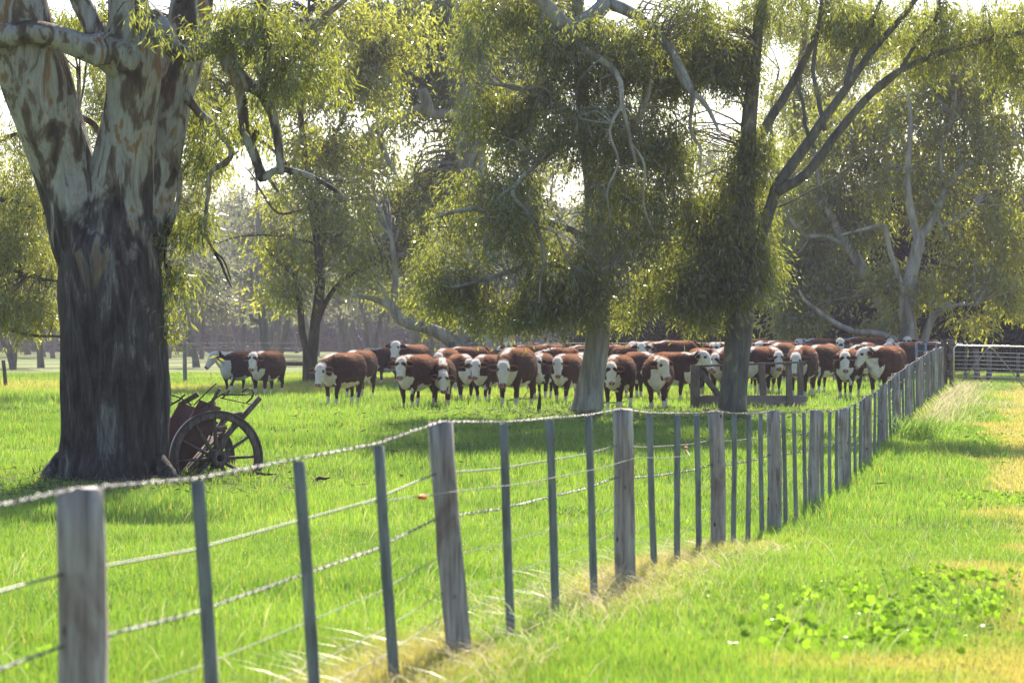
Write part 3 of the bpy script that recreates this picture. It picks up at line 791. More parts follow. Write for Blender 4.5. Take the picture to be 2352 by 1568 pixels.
# --- right-hand tree by the trough -------------------------------------------------
Y4 = 55.8
b4 = P(1682, 950, Y4)
T4 = [
 ([(1680, 975, 0), (1680, 945, 0), (1683, 900, 0), (1690, 830, 0), (1700, 740, 0), (1708, 680, 0), (1712, 600, 0), (1712, 500, 0), (1714, 380, 0), (1722, 260, 0), (1734, 140, 0), (1748, 0, 0), (1756, -80, 0)], [88, 72, 64, 60, 60, 50, 46, 44, 40, 34, 28, 22, 20]),
 ([(1716, 660, 0), (1735, 580, -.2), (1765, 490, -.4), (1790, 420, -.6), (1840, 350, -.8), (1895, 270, -1), (1945, 200, -1.2), (2010, 110, -1.4), (2080, 30, -1.6), (2130, -40, -1.7)], [28, 28, 27, 26, 25, 22, 19, 16, 13, 12]),
 ([(1785, 440, -.6), (1850, 400, -.9), (1905, 330, -1.1), (1960, 260, -1.3), (2040, 180, -1.5), (2140, 130, -1.7), (2250, 95, -1.9), (2380, 70, -2.0)], [24, 24, 22, 19, 17, 14, 12, 9]),
 ([(1730, 340, .1), (1770, 270, .2), (1820, 190, .3), (1860, 110, .3), (1890, 30, .3), (1905, -40, .3)], [26, 23, 20, 17, 15, 13]),
 ([(1895, 300, -1), (1880, 230, -1), (1868, 160, -1), (1880, 60, -1), (1890, -20, -1)], [12, 10, 9, 8, 6]),
 ([(1940, 210, -1.2), (1960, 130, -1.2), (2000, 60, -1.2), (2030, -20, -1.2)], [13, 11, 9, 7]),
 ([(1960, 260, -1.3), (2000, 220, -1.4), (2060, 170, -1.5), (2110, 90, -1.6), (2150, 40, -1.6), (2160, -20, -1.6)], [12, 11, 10, 8, 7, 6]),
 ([(1745, 490, .1), (1800, 470, -.4), (1860, 440, -.8), (1930, 400, -1), (1990, 350, -1.1), (2050, 310, -1.2)], [5, 5, 4, 4, 3, 2]),
 ([(1870, 340, -.9), (1850, 290, -.9), (1845, 240, -.9), (1830, 190, -.9)], [10, 9, 8, 6]),
]
B4 = [(1700, 560, 80, 120, 0, 1.3, 170), (1620, 440, 90, 110, .2, 1.4, 130), (1700, 330, 70, 110, 0, 1.1, 130), (1745, 640, 48, 80, -.2, .9, 80), (1610, 600, 90, 110, .2, 1.5, 140), (1570, 650, 60, 80, .5, 1.2, 60),
      (1630, 690, 90, 60, .2, 1.2, 110), (1600, 270, 110, 110, .2, 1.5, 170), (1570, 120, 130, 110, .2, 1.6, 170), (1680, 110, 60, 110, .2, 1, 80), (1830, 10, 150, 50, 0, 1.5, 90), (2040, 30, 180, 60, -.8, 1.6, 130),
      (2240, 50, 150, 60, -1.4, 1.6, 100), (2330, 120, 60, 60, -1.6, 1, 40), (2160, 120, 70, 40, -1.4, 1, 24)]
B4 = [(a, b - (24 if b >= 590 else 0), c, d_, e, f, int(g_ * (1.3 if b < 300 else 1.05))) for a, b, c, d_, e, f, g_ in B4]
build_tree('gum_tree', 'tall grey gum standing in front of the trough, foliage sleeved round its upper trunk', T4, B4, M['bark_grey'], M['leaf_gum'], Y4, b4, L=0.165, W=0.031, sig=0.25, per=36, twigs=0.3, seed=17, gap=0.48, gscale=.9)

# --- the thin forked tree left of the herd -------------------------------------------------
Y2 = 89.0
b2 = P(712, 888, Y2)
T2 = [
 ([(712, 905, 0), (712, 870, 0), (712, 810, 0), (712, 795, 0)], [40, 34, 34, 40]),
 ([(704, 805, 0), (694, 760, 0), (688, 700, -.3), (680, 640, -.5), (640, 600, -.8), (610, 570, -1)], [18, 17, 15, 12, 8, 4]),
 ([(718, 805, 0), (724, 740, 0), (734, 660, 0), (730, 560, 0), (716, 470, 0), (706, 380, .2), (690, 260, .3), (700, 140, .3), (710, 0, .3)], [24, 23, 22, 20, 18, 16, 14, 11, 8]),
 ([(722, 760, 0), (745, 700, .3), (780, 650, .6), (830, 620, 1), (880, 600, 1.2)], [15, 13, 10, 7, 4]),
 ([(712, 460, 0), (660, 380, -.5), (610, 330, -1), (570, 300, -1.2)], [11, 9, 6, 3]),
 ([(706, 380, .2), (760, 320, .5), (800, 250, .8), (840, 170, 1)], [10, 8, 7, 4]),
 ([(728, 560, 0), (660, 545, -.4), (600, 540, -.8), (540, 545, -1.2), (500, 560, -1.4)], [7, 6, 5, 4, 2]),
 ([(700, 480, 0), (640, 490, -.4), (600, 440, -.8), (585, 410, -.9), (560, 380, -1)], [7, 6, 5, 4, 2]),
]
B2 = [(900, 60, 120, 90, 1.5, 2.2, 110), (645, 640, 55, 50, -.8, 1.3, 55), (700, 560, 70, 60, 0, 1.6, 50), (640, 540, 60, 40, -.5, 1.2, 36), (780, 590, 80, 60, .5, 1.6, 60), (700, 440, 90, 70, 0, 1.8, 70), (800, 480, 80, 80, .5, 1.8, 70), (690, 310, 100, 80, 0, 2, 80),
      (800, 330, 90, 100, .5, 2, 100), (710, 170, 130, 90, 0, 2.2, 160), (760, 40, 170, 80, 0, 2.2, 190), (600, 40, 120, 60, 0, 2, 90), (600, 180, 70, 80, -.5, 1.6, 44), (860, 200, 80, 90, .8, 1.8, 70), (560, 120, 60, 60, -.5, 1.6, 30)]
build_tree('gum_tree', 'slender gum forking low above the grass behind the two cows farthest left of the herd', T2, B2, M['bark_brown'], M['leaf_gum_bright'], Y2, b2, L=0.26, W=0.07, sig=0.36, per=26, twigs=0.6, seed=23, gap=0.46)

# --- massive trunk at the back with a long low limb -------------------------------------------------
Y8 = 98.0
b8 = P(1105, 806, Y8); b8.z = float(gz(b8.x, b8.y))
T8 = [
 ([(1105, 880, 0), (1105, 800, 0), (1104, 740, 0), (1100, 600, 0), (1094, 480, 0), (1085, 380, 0), (1060, 240, .4), (1040, 100, .6), (1030, -60, .8)], [125, 110, 100, 90, 78, 66, 50, 40, 30]),
 ([(1100, 830, -.6), (1050, 790, -.8), (1010, 765, -1), (975, 752, -1.1), (940, 744, -1.2), (915, 728, -1.3), (890, 700, -1.3), (855, 686, -1.3), (825, 680, -1.3), (798, 677, -1.3)], [44, 38, 30, 26, 26, 26, 17, 13, 10, 6]),
 ([(905, 712, -1.3), (906, 680, -1.3), (908, 640, -1.3), (905, 590, -1.3), (898, 540, -1.3)], [16, 15, 14, 12, 9]),
 ([(900, 700, -1.3), (882, 670, -1.4), (868, 640, -1.4), (862, 610, -1.4)], [8, 7, 6, 4]),
 ([(835, 684, -1.3), (830, 668, -1.3), (840, 660, -1.3), (848, 668, -1.3)], [6, 5, 5, 3]),
 ([(1090, 400, 0), (1098, 340, -.6), (1110, 292, -1), (1075, 275, -1.1), (1035, 262, -1.2), (995, 262, -1.3), (980, 235, -1.4), (970, 205, -1.4)], [34, 30, 26, 26, 24, 24, 26, 22]),
 ([(985, 250, -1.3), (950, 255, -1.4), (915, 275, -1.5), (865, 288, -1.6), (850, 320, -1.6), (852, 360, -1.6), (875, 395, -1.7)], [26, 22, 18, 18, 14, 12, 5]),
 ([(870, 288, -1.6), (880, 340, -1.7), (895, 375, -1.8), (910, 400, -1.8)], [16, 14, 12, 7]),
 ([(1110, 292, -1), (1150, 275, -1.1), (1190, 268, -1.2), (1235, 262, -1.3)], [18, 15, 12, 7]),
 ([(1108, 295, -1), (1092, 340, -1.1), (1078, 385, -1.2), (1110, 410, -1.3), (1160, 450, -1.4), (1205, 490, -1.5)], [16, 15, 14, 11, 9, 4]),
 ([(1060, 240, .4), (1110, 140, .3), (1150, 60, .2), (1180, -30, .2)], [26, 22, 18, 14]),
 ([(1050, 200, .4), (980, 120, .2), (900, 60, 0), (830, 20, 0)], [24, 18, 14, 8]),
]
B8 = [(1060, 160, 150, 130, 0, 3, 190), (930, 130, 140, 120, 0, 3, 170), (900, 300, 80, 70, .6, 2.2, 30), (960, 440, 100, 90, .6, 2.6, 90), (1050, 340, 110, 90, 1, 2.4, 70), (1000, 30, 240, 80, 0, 3, 300), (1200, 150, 120, 150, 1, 3, 110),
      (860, 460, 70, 70, .5, 2, 50), (880, 560, 60, 50, -.5, 1.6, 34), (950, 560, 60, 60, 0, 1.6, 40), (900, 650, 70, 30, 0, 1.5, 12), (1000, 680, 90, 60, .5, 1.6, 50), (1180, 40, 140, 80, 1, 3, 90)]
B8 = [(a, b, c, d_, e + 2.2, f, int(g_ * 1.5)) for a, b, c, d_, e, f, g_ in B8]
build_tree('gum_tree', 'massive gum behind the herd with one long bare pale limb reaching low to its side', T8, B8, M['bark_pale'], M['leaf_gum'], Y8, b8, L=0.28, W=0.08, sig=0.40, per=28, twigs=0.45, seed=29, gap=0.45, nseg=14)

# --- gums at the right, behind the yard -------------------------------------------------
Y5 = 96.0
b5 = P(2088, 800, Y5); b5.z = float(gz(b5.x, b5.y))
T5 = [
 ([(2088, 860, 0), (2088, 790, 0), (2086, 740, 0), (2084, 690, 0), (2100, 600, 0), (2112, 550, 0)], [58, 46, 38, 34, 30, 28]),
 ([(2110, 555, 0), (2096, 500, 0), (2086, 430, 0), (2088, 350, 0), (2092, 270, 0), (2080, 180, 0)], [20, 18, 15, 13, 10, 6]),
 ([(2112, 552, 0), (2150, 490, .4), (2175, 430, .6), (2220, 380, .8), (2290, 345, 1), (2370, 320, 1.2)], [20, 17, 15, 12, 9, 6]),
 ([(2150, 490, .4), (2165, 520, .2), (2200, 500, 0), (2240, 470, -.2)], [9, 8, 6, 4]),
 ([(2084, 700, 0), (2065, 640, -.2), (2045, 580, -.3), (2030, 520, -.4), (1990, 525, -.5), (1930, 540, -.6)], [16, 14, 12, 10, 8, 4]),
 ([(2080, 800, -.4), (2050, 778, -.7), (2010, 765, -1), (1965, 762, -1.2), (1925, 745, -1.4), (1890, 722, -1.5), (1850, 690, -1.6), (1835, 665, -1.6)], [22, 18, 16, 14, 13, 10, 7, 4]),
 ([(2118, 800, 0), (2135, 745, -.2), (2155, 715, -.3), (2195, 700, -.5), (2240, 700, -.6)], [20, 18, 14, 9, 4]),
 ([(2170, 430, .6), (2160, 350, .6), (2190, 260, .8), (2200, 160, .9)], [9, 8, 7, 4]),
]
B5 = [(2150, 640, 110, 50, -.5, 2, 50), (2260, 590, 90, 70, 0, 2.2, 64), (2200, 480, 120, 80, .5, 2.6, 80), (2320, 480, 80, 100, .8, 2.6, 90), (2090, 400, 110, 90, .4, 2.4, 80), (2230, 330, 130, 90, .8, 2.8, 120), (2100, 260, 120, 90, .6, 2.6, 100),
      (2290, 220, 110, 90, 1, 2.6, 110), (2050, 620, 60, 50, -.8, 1.4, 34), (2320, 660, 60, 50, 0, 1.8, 40), (2180, 150, 170, 90, 1, 2.6, 200), (2330, 60, 120, 70, 1, 2.6, 110), (2030, 720, 60, 30, -1.2, 1, 20), (2230, 720, 50, 24, -.6, 1, 14)]
B5 = [(a, b, c, d_, e + 1.6, f, int(g_ * 1.6)) for a, b, c, d_, e, f, g_ in B5]
build_tree('gum_tree', 'pale many-limbed gum behind the gate post, its two upper limbs spreading in a fork', T5, B5, M['bark_pale'], M['leaf_gum_bright'], Y5, b5, L=0.28, W=0.08, sig=0.38, per=26, twigs=0.14, seed=37, gap=0.46)
Y6 = 99.0
b6 = P(2062, 800, Y6); b6.z = float(gz(b6.x, b6.y))
T6 = [
 ([(2062, 850, 0), (2050, 780, 0), (2035, 720, 0), (2005, 660, 0), (1970, 600, 0), (1940, 555, 0), (1905, 490, 0), (1885, 430, 0), (1870, 340, 0)], [42, 34, 32, 30, 28, 22, 16, 12, 7]),
 ([(1950, 570, 0), (1900, 545, -.3), (1850, 540, -.5), (1820, 510, -.7), (1800, 480, -.8)], [13, 11, 9, 7, 4]),
 ([(1905, 490, 0), (1920, 430, .2), (1950, 370, .4), (1960, 280, .5)], [11, 9, 7, 4]),
]
B6 = [(1900, 620, 90, 70, -.5, 2, 50), (1850, 560, 70, 60, -.5, 1.8, 50), (1950, 520, 70, 60, 0, 2, 44), (1880, 430, 100, 80, 0, 2.4, 90), (1980, 380, 90, 90, .4, 2.4, 80), (1890, 300, 110, 80, 0, 2.4, 90), (2000, 250, 90, 80, .4, 2.4, 70), (1840, 700, 70, 50, -.8, 1.6, 60), (1920, 690, 60, 40, -.8, 1.4, 30), (1800, 620, 50, 80, -.3, 1.6, 44)]
B6 = [(a, b, c, d_, e + 1.6, f, int(g_ * 1.6)) for a, b, c, d_, e, f, g_ in B6]
build_tree('gum_tree', 'gum with a pale trunk leaning steeply over the packed cattle behind the yard fence', T6, B6, M['bark_pale'], M['leaf_gum'], Y6, b6, L=0.28, W=0.08, sig=0.38, per=26, twigs=0.14, seed=41, gap=0.46)

Y12 = 112.0
b12 = P(1800, 800, Y12); b12.z = float(gz(b12.x, b12.y))
T12 = [([(1800, 840, 0), (1800, 780, 0), (1806, 600, 0), (1815, 400, 0), (1830, 220, 0), (1850, 60, 0), (1860, -40, 0)], [34, 30, 26, 22, 17, 12, 8]),
 ([(1810, 480, 0), (1780, 360, .3), (1770, 260, .4), (1790, 160, .5)], [13, 10, 8, 4]), ([(1825, 300, 0), (1900, 220, .3), (1980, 150, .4), (2050, 100, .5)], [12, 10, 8, 4])]
B12 = [(1780, 520, 70, 80, 0, 2.4, 60), (1830, 640, 80, 70, 0, 2.4, 60), (1960, 480, 90, 80, 0, 2.4, 60), (1800, 400, 80, 90, 0, 2.4, 70), (1790, 240, 80, 90, 0, 2.4, 64), (1880, 200, 90, 80, 0, 2.4, 64), (1960, 130, 90, 70, 0, 2.4, 60), (1860, 80, 110, 80, 0, 2.4, 100), (1770, 60, 70, 80, 0, 2.4, 60), (2060, 60, 120, 80, 0, 2.4, 100), (1960, 250, 90, 80, 0, 2.4, 60), (1850, 320, 80, 60, 0, 2.4, 44)]
B12 = [(a, b, c, d_, e, f, int(g_ * 1.4)) for a, b, c, d_, e, f, g_ in B12]
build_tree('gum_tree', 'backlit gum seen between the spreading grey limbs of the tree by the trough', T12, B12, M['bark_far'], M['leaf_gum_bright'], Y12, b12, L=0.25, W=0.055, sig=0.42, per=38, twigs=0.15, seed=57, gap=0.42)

# --- trees behind the big red gum -------------------------------------------------
Y9 = 62.0
b9 = P(-120, 930, Y9); b9.z = float(gz(b9.x, b9.y))
T9 = [
 ([(-120, 960, 0), (-120, 900, 0), (-110, 760, 0), (-100, 600, 0), (-110, 400, 0), (-100, 200, 0), (-90, 0, 0)], [70, 60, 52, 46, 38, 28, 18]),
 ([(-105, 620, 0), (-40, 600, -.3), (30, 620, -.6), (90, 640, -.8), (150, 650, -1), (240, 690, -1)], [18, 15, 11, 8, 6, 3]),
 ([(-105, 720, 0), (-30, 740, -.3), (60, 768, -.6), (130, 772, -.8), (220, 772, -.9)], [13, 10, 8, 5, 2]),
 ([(-105, 500, 0), (-20, 460, .2), (60, 470, .2), (120, 500, .2)], [16, 12, 9, 5]),
 ([(-105, 380, 0), (-20, 330, .2), (60, 300, .2), (140, 260, .2)], [14, 12, 9, 5]),
]
B9 = [(10, 560, 110, 60, -.4, 1.6, 150), (40, 690, 95, 48, -.6, 1.3, 150), (-60, 640, 100, 90, 0, 1.6, 90), (50, 440, 90, 70, .2, 1.6, 90), (20, 330, 90, 70, .2, 1.6, 70), (100, 230, 90, 70, .2, 1.6, 60), (60, 130, 100, 60, .2, 1.6, 60), (-80, 450, 100, 120, .2, 1.6, 60), (110, 590, 30, 50, -.4, .8, 26)]
build_tree('gum_tree', 'dark leafy gum mostly outside the frame, its low boughs reaching in behind the charcoal trunk', T9, B9, M['bark_brown'], M['leaf_gum_bright'], Y9, b9, L=0.17, W=0.03, sig=0.26, per=44, twigs=0.5, seed=47, gap=0.38)
Y11 = 76.0
b11 = P(300, 920, Y11); b11.z = float(gz(b11.x, b11.y))
T11 = [
 ([(300, 940, 0), (300, 880, 0), (305, 700, 0), (330, 500, 0), (350, 350, 0), (340, 200, 0), (350, 50, 0)], [40, 34, 30, 26, 22, 18, 12]),
 ([(330, 500, 0), (400, 420, .2), (450, 340, .4), (500, 260, .5), (540, 180, .6)], [15, 12, 10, 8, 4]),
 ([(345, 380, 0), (280, 300, .2), (230, 230, .3), (210, 150, .4)], [14, 11, 9, 5]),
 ([(400, 420, .2), (430, 480, .2), (440, 540, .2), (420, 580, .2)], [8, 6, 5, 3]),
]
B11 = [(230, 250, 70, 90, .2, 1.6, 60), (250, 130, 90, 80, .2, 1.8, 70), (420, 330, 60, 90, .3, 1.6, 60), (490, 230, 80, 90, .4, 1.8, 76), (520, 120, 100, 80, .4, 1.8, 80), (440, 150, 80, 70, .3, 1.8, 60), (430, 450, 40, 50, .2, 1, 26), (200, 380, 50, 60, .2, 1.2, 30), (480, 350, 50, 70, .3, 1.4, 36)]
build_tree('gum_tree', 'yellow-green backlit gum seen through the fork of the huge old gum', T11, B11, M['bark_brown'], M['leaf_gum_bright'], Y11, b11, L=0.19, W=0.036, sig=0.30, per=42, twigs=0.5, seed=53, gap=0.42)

# --- copies of a few whole trees: the dark belt and the misty wood -------------------------------------------------
def far_gum(name, seed, h, spread, label, group, lean=0.0, n_cl=150, per=30, dead=False):
    random.seed(seed)
    limbs = []
    nst = random.choice([1, 2, 2, 3])
    tops = []
    for k in range(nst):
        a = random.uniform(0, 6.28); dx = math.cos(a) * spread * 0.28 * (nst > 1) + lean * h * 0.3; dy = math.sin(a) * spread * 0.28
        p = [(0, 0, -0.3), (dx * .15, dy * .15, h * .08), (dx * .5 + random.gauss(0, .2), dy * .5, h * .28), (dx + random.gauss(0, .4), dy, h * .55), (dx * 1.4 + random.gauss(0, .5), dy * 1.4, h * .9)]
        r = 0.018 * h * random.uniform(.8, 1.3) / (1 + .25 * (nst - 1))
        limbs.append((p, [r * 1.5, r, r * .85, r * .55, r * .15]))
        for q in range(4):
            t = random.uniform(.35, .8); a2 = random.uniform(0, 6.28); l = spread * random.uniform(.3, .6)
            b0 = Vector(p[2]).lerp(Vector(p[3]), (t - .3) * 1.6)
            e = b0 + Vector((math.cos(a2) * l, math.sin(a2) * l, h * random.uniform(.08, .22)))
            limbs.append(([b0, b0.lerp(e, .5) + Vector((0, 0, .3)), e], [r * .4, r * .25, r * .08]))
            tops.append(e)
        tops.append(Vector(p[4]))
    blobs = []
    if not dead:
        for e in tops:
            blobs.append((e.x, e.y, spread * random.uniform(.22, .36), h * random.uniform(.07, .13), e.z, spread * .3, n_cl // len(tops)))
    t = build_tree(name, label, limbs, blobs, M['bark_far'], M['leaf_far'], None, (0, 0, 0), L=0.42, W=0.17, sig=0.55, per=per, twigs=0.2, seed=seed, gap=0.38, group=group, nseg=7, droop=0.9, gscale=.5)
    return t
far_protos = []
for k, (h, sp, nc) in enumerate([(17, 7, 170), (15, 6, 150), (18, 8, 190), (13, 6, 120), (16, 5.5, 140)]):
    far_protos.append(far_gum('gum_tree', 101 + k, h, sp, 'hazy grey gum standing in the distant misty wood beyond the paddock', 'distant gums in the misty wood', random.uniform(-.3, .3), nc))
rr = random.Random(5)
spots = []
for Yf, px0, px1, step in [(205, 520, 1560, 150), (235, -150, 1650, 120), (268, -200, 1700, 105), (305, -200, 1750, 90), (345, -200, 1900, 80), (390, -200, 2300, 75)]:
    px = px0 + rr.uniform(0, step)
    while px < px1:
        y_ = Yf + rr.uniform(-14, 14)
        spots.append(((px - CX) / FPX * y_, y_, rr.uniform(0, 6.28), rr.uniform(.9, 1.2) * (1.15 if Yf > 260 else 1)))
        px += step * rr.uniform(.6, 1.4)
for i, (x, y, a, s) in enumerate(spots):
    o = far_protos[i] if i < 5 else copy_tree(far_protos[rr.randrange(5)])
    o.location = (x, y, float(gz(x, y)) - 0.1); o.rotation_euler = (0, 0, a); o.scale = (s, s, s * rr.uniform(.9, 1.1))
# the far edge of the wood, too deep to tell tree from tree
n = 42000
y = rng.uniform(405, 450, n); x = rng.uniform(-130, 110, n); top = 18 + 8 * noise(x * .12, y * .05, 0, 71)
z = rng.uniform(0, 1, n) ** .8 * top
V = leaf_quads(np.stack([x, y, z], 1), 6, .9, .45, .7, .8)
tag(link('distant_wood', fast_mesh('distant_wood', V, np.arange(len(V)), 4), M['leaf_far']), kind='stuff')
# nearer single trees between the paddock and the wood
mids = [(452, 150, 'slim hazy gum between the grey fence post and the two leftmost cows'), (640, 165, 'hazy slim gum just left of the slender forked gum'),
        (850, 160, 'pale thin gum rising behind the rail right of the forked gum'), (965, 150, 'hazy gum under the long bare pale limb'),
        (30, 140, 'hazy gum at the far left edge behind the drooping boughs'), (95, 150, 'hazy gum just left of the charcoal trunk'), (-60, 120, 'hazy gum beyond the left edge of the paddock')]
for i, (px, Ym, lb) in enumerate(mids):
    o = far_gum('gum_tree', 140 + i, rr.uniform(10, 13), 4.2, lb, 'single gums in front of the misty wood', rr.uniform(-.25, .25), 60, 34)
    x = (px - CX) / FPX * Ym; o.location = (x, Ym, float(gz(x, Ym)) - 0.1); o.rotation_euler = (0, 0, rr.uniform(0, 6))
# leaning broken trunk
Yb = 140.0; bb = P(610, 816, Yb); bb.z = float(gz(bb.x, bb.y)) - .1
build_tree('dead_tree', 'leaning broken dead trunk in the haze above the second cow from the left', [
 ([(612, 830, 0), (610, 790, 0), (605, 740, 0), (598, 690, 0), (585, 650, 0), (576, 618, 0)], [32, 26, 22, 18, 14, 7]),
 ([(604, 745, 0), (592, 738, -.2), (580, 732, -.3), (575, 720, -.4)], [12, 12, 11, 9])], [], M['bark_far'], M['leaf_far'], Yb, bb, seed=61)
# fallen dry branch lying behind the fence post
Yd = 120.0; bb = P(500, 800, Yd); bb.z = float(gz(bb.x, bb.y))
build_tree('dead_branch', 'bare crooked dead branch standing up behind the leftmost cow', [
 ([(545, 825, 0), (528, 798, 0), (480, 800, 0), (430, 788, 0), (405, 780, 0)], [6, 5, 4, 3, 1.5]),
 ([(528, 798, 0), (533, 775, 0), (505, 768, 0), (490, 745, 0), (485, 728, 0)], [5, 4, 3, 2, 1])], [], M['bark_far'], M['leaf_far'], Yd, bb, seed=62, cat='branch')

def dark_tree(seed, h, w, label):
    random.seed(seed)
    limbs = [([(0, 0, -.3), (.1, 0, h * .3), (0, .1, h * .65), (.05, 0, h * .97)], [.38, .3, .18, .03])]
    blobs = [(0, 0, w * .5, h * .16, h * .14, w * .5, 110)]
    for k in range(9):
        t = .12 + .8 * k / 8
        a = random.uniform(0, 6.28); rr_ = w * .5 * (1 - .62 * t)
        blobs.append((math.cos(a) * rr_ * .3, math.sin(a) * rr_ * .3, rr_, h * .09, h * t, rr_, int(100 * (1 - .45 * t))))
        if k % 2 == 0:
            e = (math.cos(a) * rr_, math.sin(a) * rr_, h * t + .4)
            limbs.append(([(0, 0, h * t), (e[0] * .5, e[1] * .5, h * t + .5), e], [.09, .06, .02]))
    return build_tree('windbreak_tree', label, limbs, blobs, M['bark_brown'], M['leaf_pine'], None, (0, 0, 0), L=0.30, W=0.13, sig=0.5, per=30, twigs=0.1, seed=seed, gap=0.25, group='dark evergreen trees behind the yard', nseg=7, droop=0.4, gscale=.6)
dk = [dark_tree(201, 10.5, 8, ''), dark_tree(202, 12.5, 7.5, ''), dark_tree(203, 9, 8.5, '')]
dspots = [(1400, 132, 1, .8, 'dark evergreen at the open end of the windbreak, behind the low-hanging round gum'), (1520, 122, 2, .85, 'dark evergreen behind the gap between the two nearer gums'),
          (1610, 118, 0, .85, 'dark evergreen directly behind the tall grey gum by the trough'), (1730, 121, 1, .8, 'dark evergreen just right of the tall grey gum trunk'),
          (1850, 117, 0, .95, 'dark evergreen behind the steeply leaning pale trunk'), (1960, 120, 2, 1.05, 'dark evergreen left of the pale many-limbed gum'),
          (2080, 118, 1, .95, 'dark evergreen right behind the pale many-limbed gum'), (2190, 121, 0, 1.0, 'dark evergreen above the wooden gate post'),
          (2310, 118, 2, 1.1, 'dark evergreen behind the steel gate'), (2430, 121, 1, .95, 'dark evergreen at the right edge beyond the steel gate')]
used = set()
for i, (px, Yk, k, s, lb) in enumerate(dspots):
    if k in used: o = copy_tree(dk[k])
    else: o = dk[k]; used.add(k)
    x = (px - CX) / FPX * Yk
    o.location = (x, Yk, float(gz(x, Yk)) - .1); o.scale = (s, s, s); o.rotation_euler = (0, 0, i * 1.3); o['label'] = lb

# ------------------------------------------------------------------ the long wire fence
random.seed(21)
fence = thing('wire_fence', (0.2223 * 12.6 - 3.1, 12.6, 0.03), 'long wire paddock fence with split posts, grey-green droppers and barbed top wire', 'fence')
def fx(y): return 0.2223 * y - 3.1
def fgz(y): return float(gz(fx(y), y)) + .02
def roughpost(g, x, y, z0, z1, w, dpt, lx, ly, round_=False, jag=0.0):
    """a weathered timber upright with slight taper, twist and uneven faces; lx, ly lean at the top"""
    n = 12 if round_ else 8
    rows = 9; vs = []; fs = []
    ph = random.uniform(0, 6.28)
    for i in range(rows):
        t = i / (rows - 1); z = z0 + (z1 - z0) * t
        cx_ = x + lx * (t - .3) + math.sin(t * 4 + ph) * w * .05; cy_ = y + ly * (t - .3)
        for k in range(n):
            a = 2 * math.pi * (k + .5) / n
            if round_: ux, uy = math.cos(a), math.sin(a)
            else:
                m_ = max(abs(math.cos(a)), abs(math.sin(a))); ux, uy = math.cos(a) / m_, math.sin(a) / m_
                ux = max(-.94, min(.94, ux)); uy = max(-.94, min(.94, uy))
            j = 1 + random.gauss(0, .025) + (.05 * math.sin(3 * a + t * 5 + ph))
            dz = (random.gauss(0, jag) if i == rows - 1 else 0)
            vs.append((cx_ + ux * w / 2 * j * (1 - .06 * t), cy_ + uy * dpt / 2 * j, z + dz))
    for i in range(rows - 1):
        for k in range(n):
            a = i * n + k; b = i * n + (k + 1) % n
            fs.append((a, b, b + n, a + n))
    fs.append(tuple(range((rows - 1) * n, rows * n)))
    g.add(vs, fs)
PY_ = [4, 7.75, 12.6, 17.7, 22.6, 27.2, 31.9, 36.4, 40.8, 45.0, 49.2, 53.4, 57.6, 61.8, 66, 69.8]
PZ_ = [1.09, 1.174, 1.228, 1.152, .994, .871, .742, .64, .724, .839, 1.003, 1.13, 1.256, 1.383, 1.46, 1.487]
def ztop(y): return float(np.interp(y, PY_, PZ_))
posts_y = [7.75, 12.6, 17.7, 22.6, 27.2, 31.9, 36.4, 40.8, 45.0, 49.2, 53.4, 57.6, 61.8, 66.0, 69.8]
post_w = [.165, .14, .16, .15, .17, .165, .16, .16, .15, .18, .13, .19, .14, .15, .13]
lean = {0: -.02, 1: -.10, 2: -.05, 3: -.03, 4: 0.0, 5: .01, 6: .02}
tops = []   # (y, x at top, z top) along the fence
for i, y in enumerate(posts_y):
    g = Geo(); lx = lean.get(i, random.uniform(-.04, .04)); zt = ztop(y) - .006
    o = bpy.data.objects.new('tmp', None)
    gg = Geo(); roughpost(gg, 0, 0, -.15, ztop(y) - fgz(y), post_w[i], post_w[i] * .8, lx, 0, i in (2, 7, 12), 0.006)
    me = gg.mesh('post', None, False); ob = link('post', me, M['post'], fence)
    ob.location = Vector((fx(y), y, fgz(y))) - fence.location
    tops.append((y, fx(y) + lx * .7, zt))
    nxt = posts_y[i + 1] if i + 1 < len(posts_y) else None
    if nxt:
        for k in (1, 2, 3):
            yy = y + (nxt - y) * k / 4; dh = ztop(yy) - (.045 if yy < 12.6 else .022) - fgz(yy); l2 = -.085 if yy < 13 else (-.05 if yy < 19 else random.uniform(-.04, .015))
            gg = Geo(); roughpost(gg, 0, 0, -.12, dh, .055, .04, l2, 0, False, 0.002)
            for wz in (.92, .69, .485, .30):
                gg.lathe((l2 * (wz / 1.17 - .2), -.019, wz), (0, -1, 0), [(0, .006), (.006, .006), (.008, .001)], 6)
            ob = link('dropper', gg.mesh('dropper'), M['dropper'], fence)
            ob.location = Vector((fx(yy), yy, fgz(yy) - .01)) - fence.location
            tops.append((yy, fx(yy) + l2 * .75, fgz(yy) + dh - .01))
ext = [(4.0, fx(4.0), 1.09)] + tops
ext.sort()
ty = [t[0] for t in ext]; tx = [t[1] for t in ext]; tz = [t[2] for t in ext]
def wire_path(h, y0, y1, step, side=-0.045):
    """points along the fence at height h above ground, following posts"""
    pts = []; y = y0
    while y < y1:
        zt = np.interp(y, ty, tz); fr = h / 1.19
        xt = np.interp(y, ty, tx)
        sag = 0.0
        pts.append(Vector((fx(y) * (1 - fr) + xt * fr + (side if h < 1.1 else 0), y - .03, zt - 1.19 + h + 0.012)))
        y += step(y)
    return pts
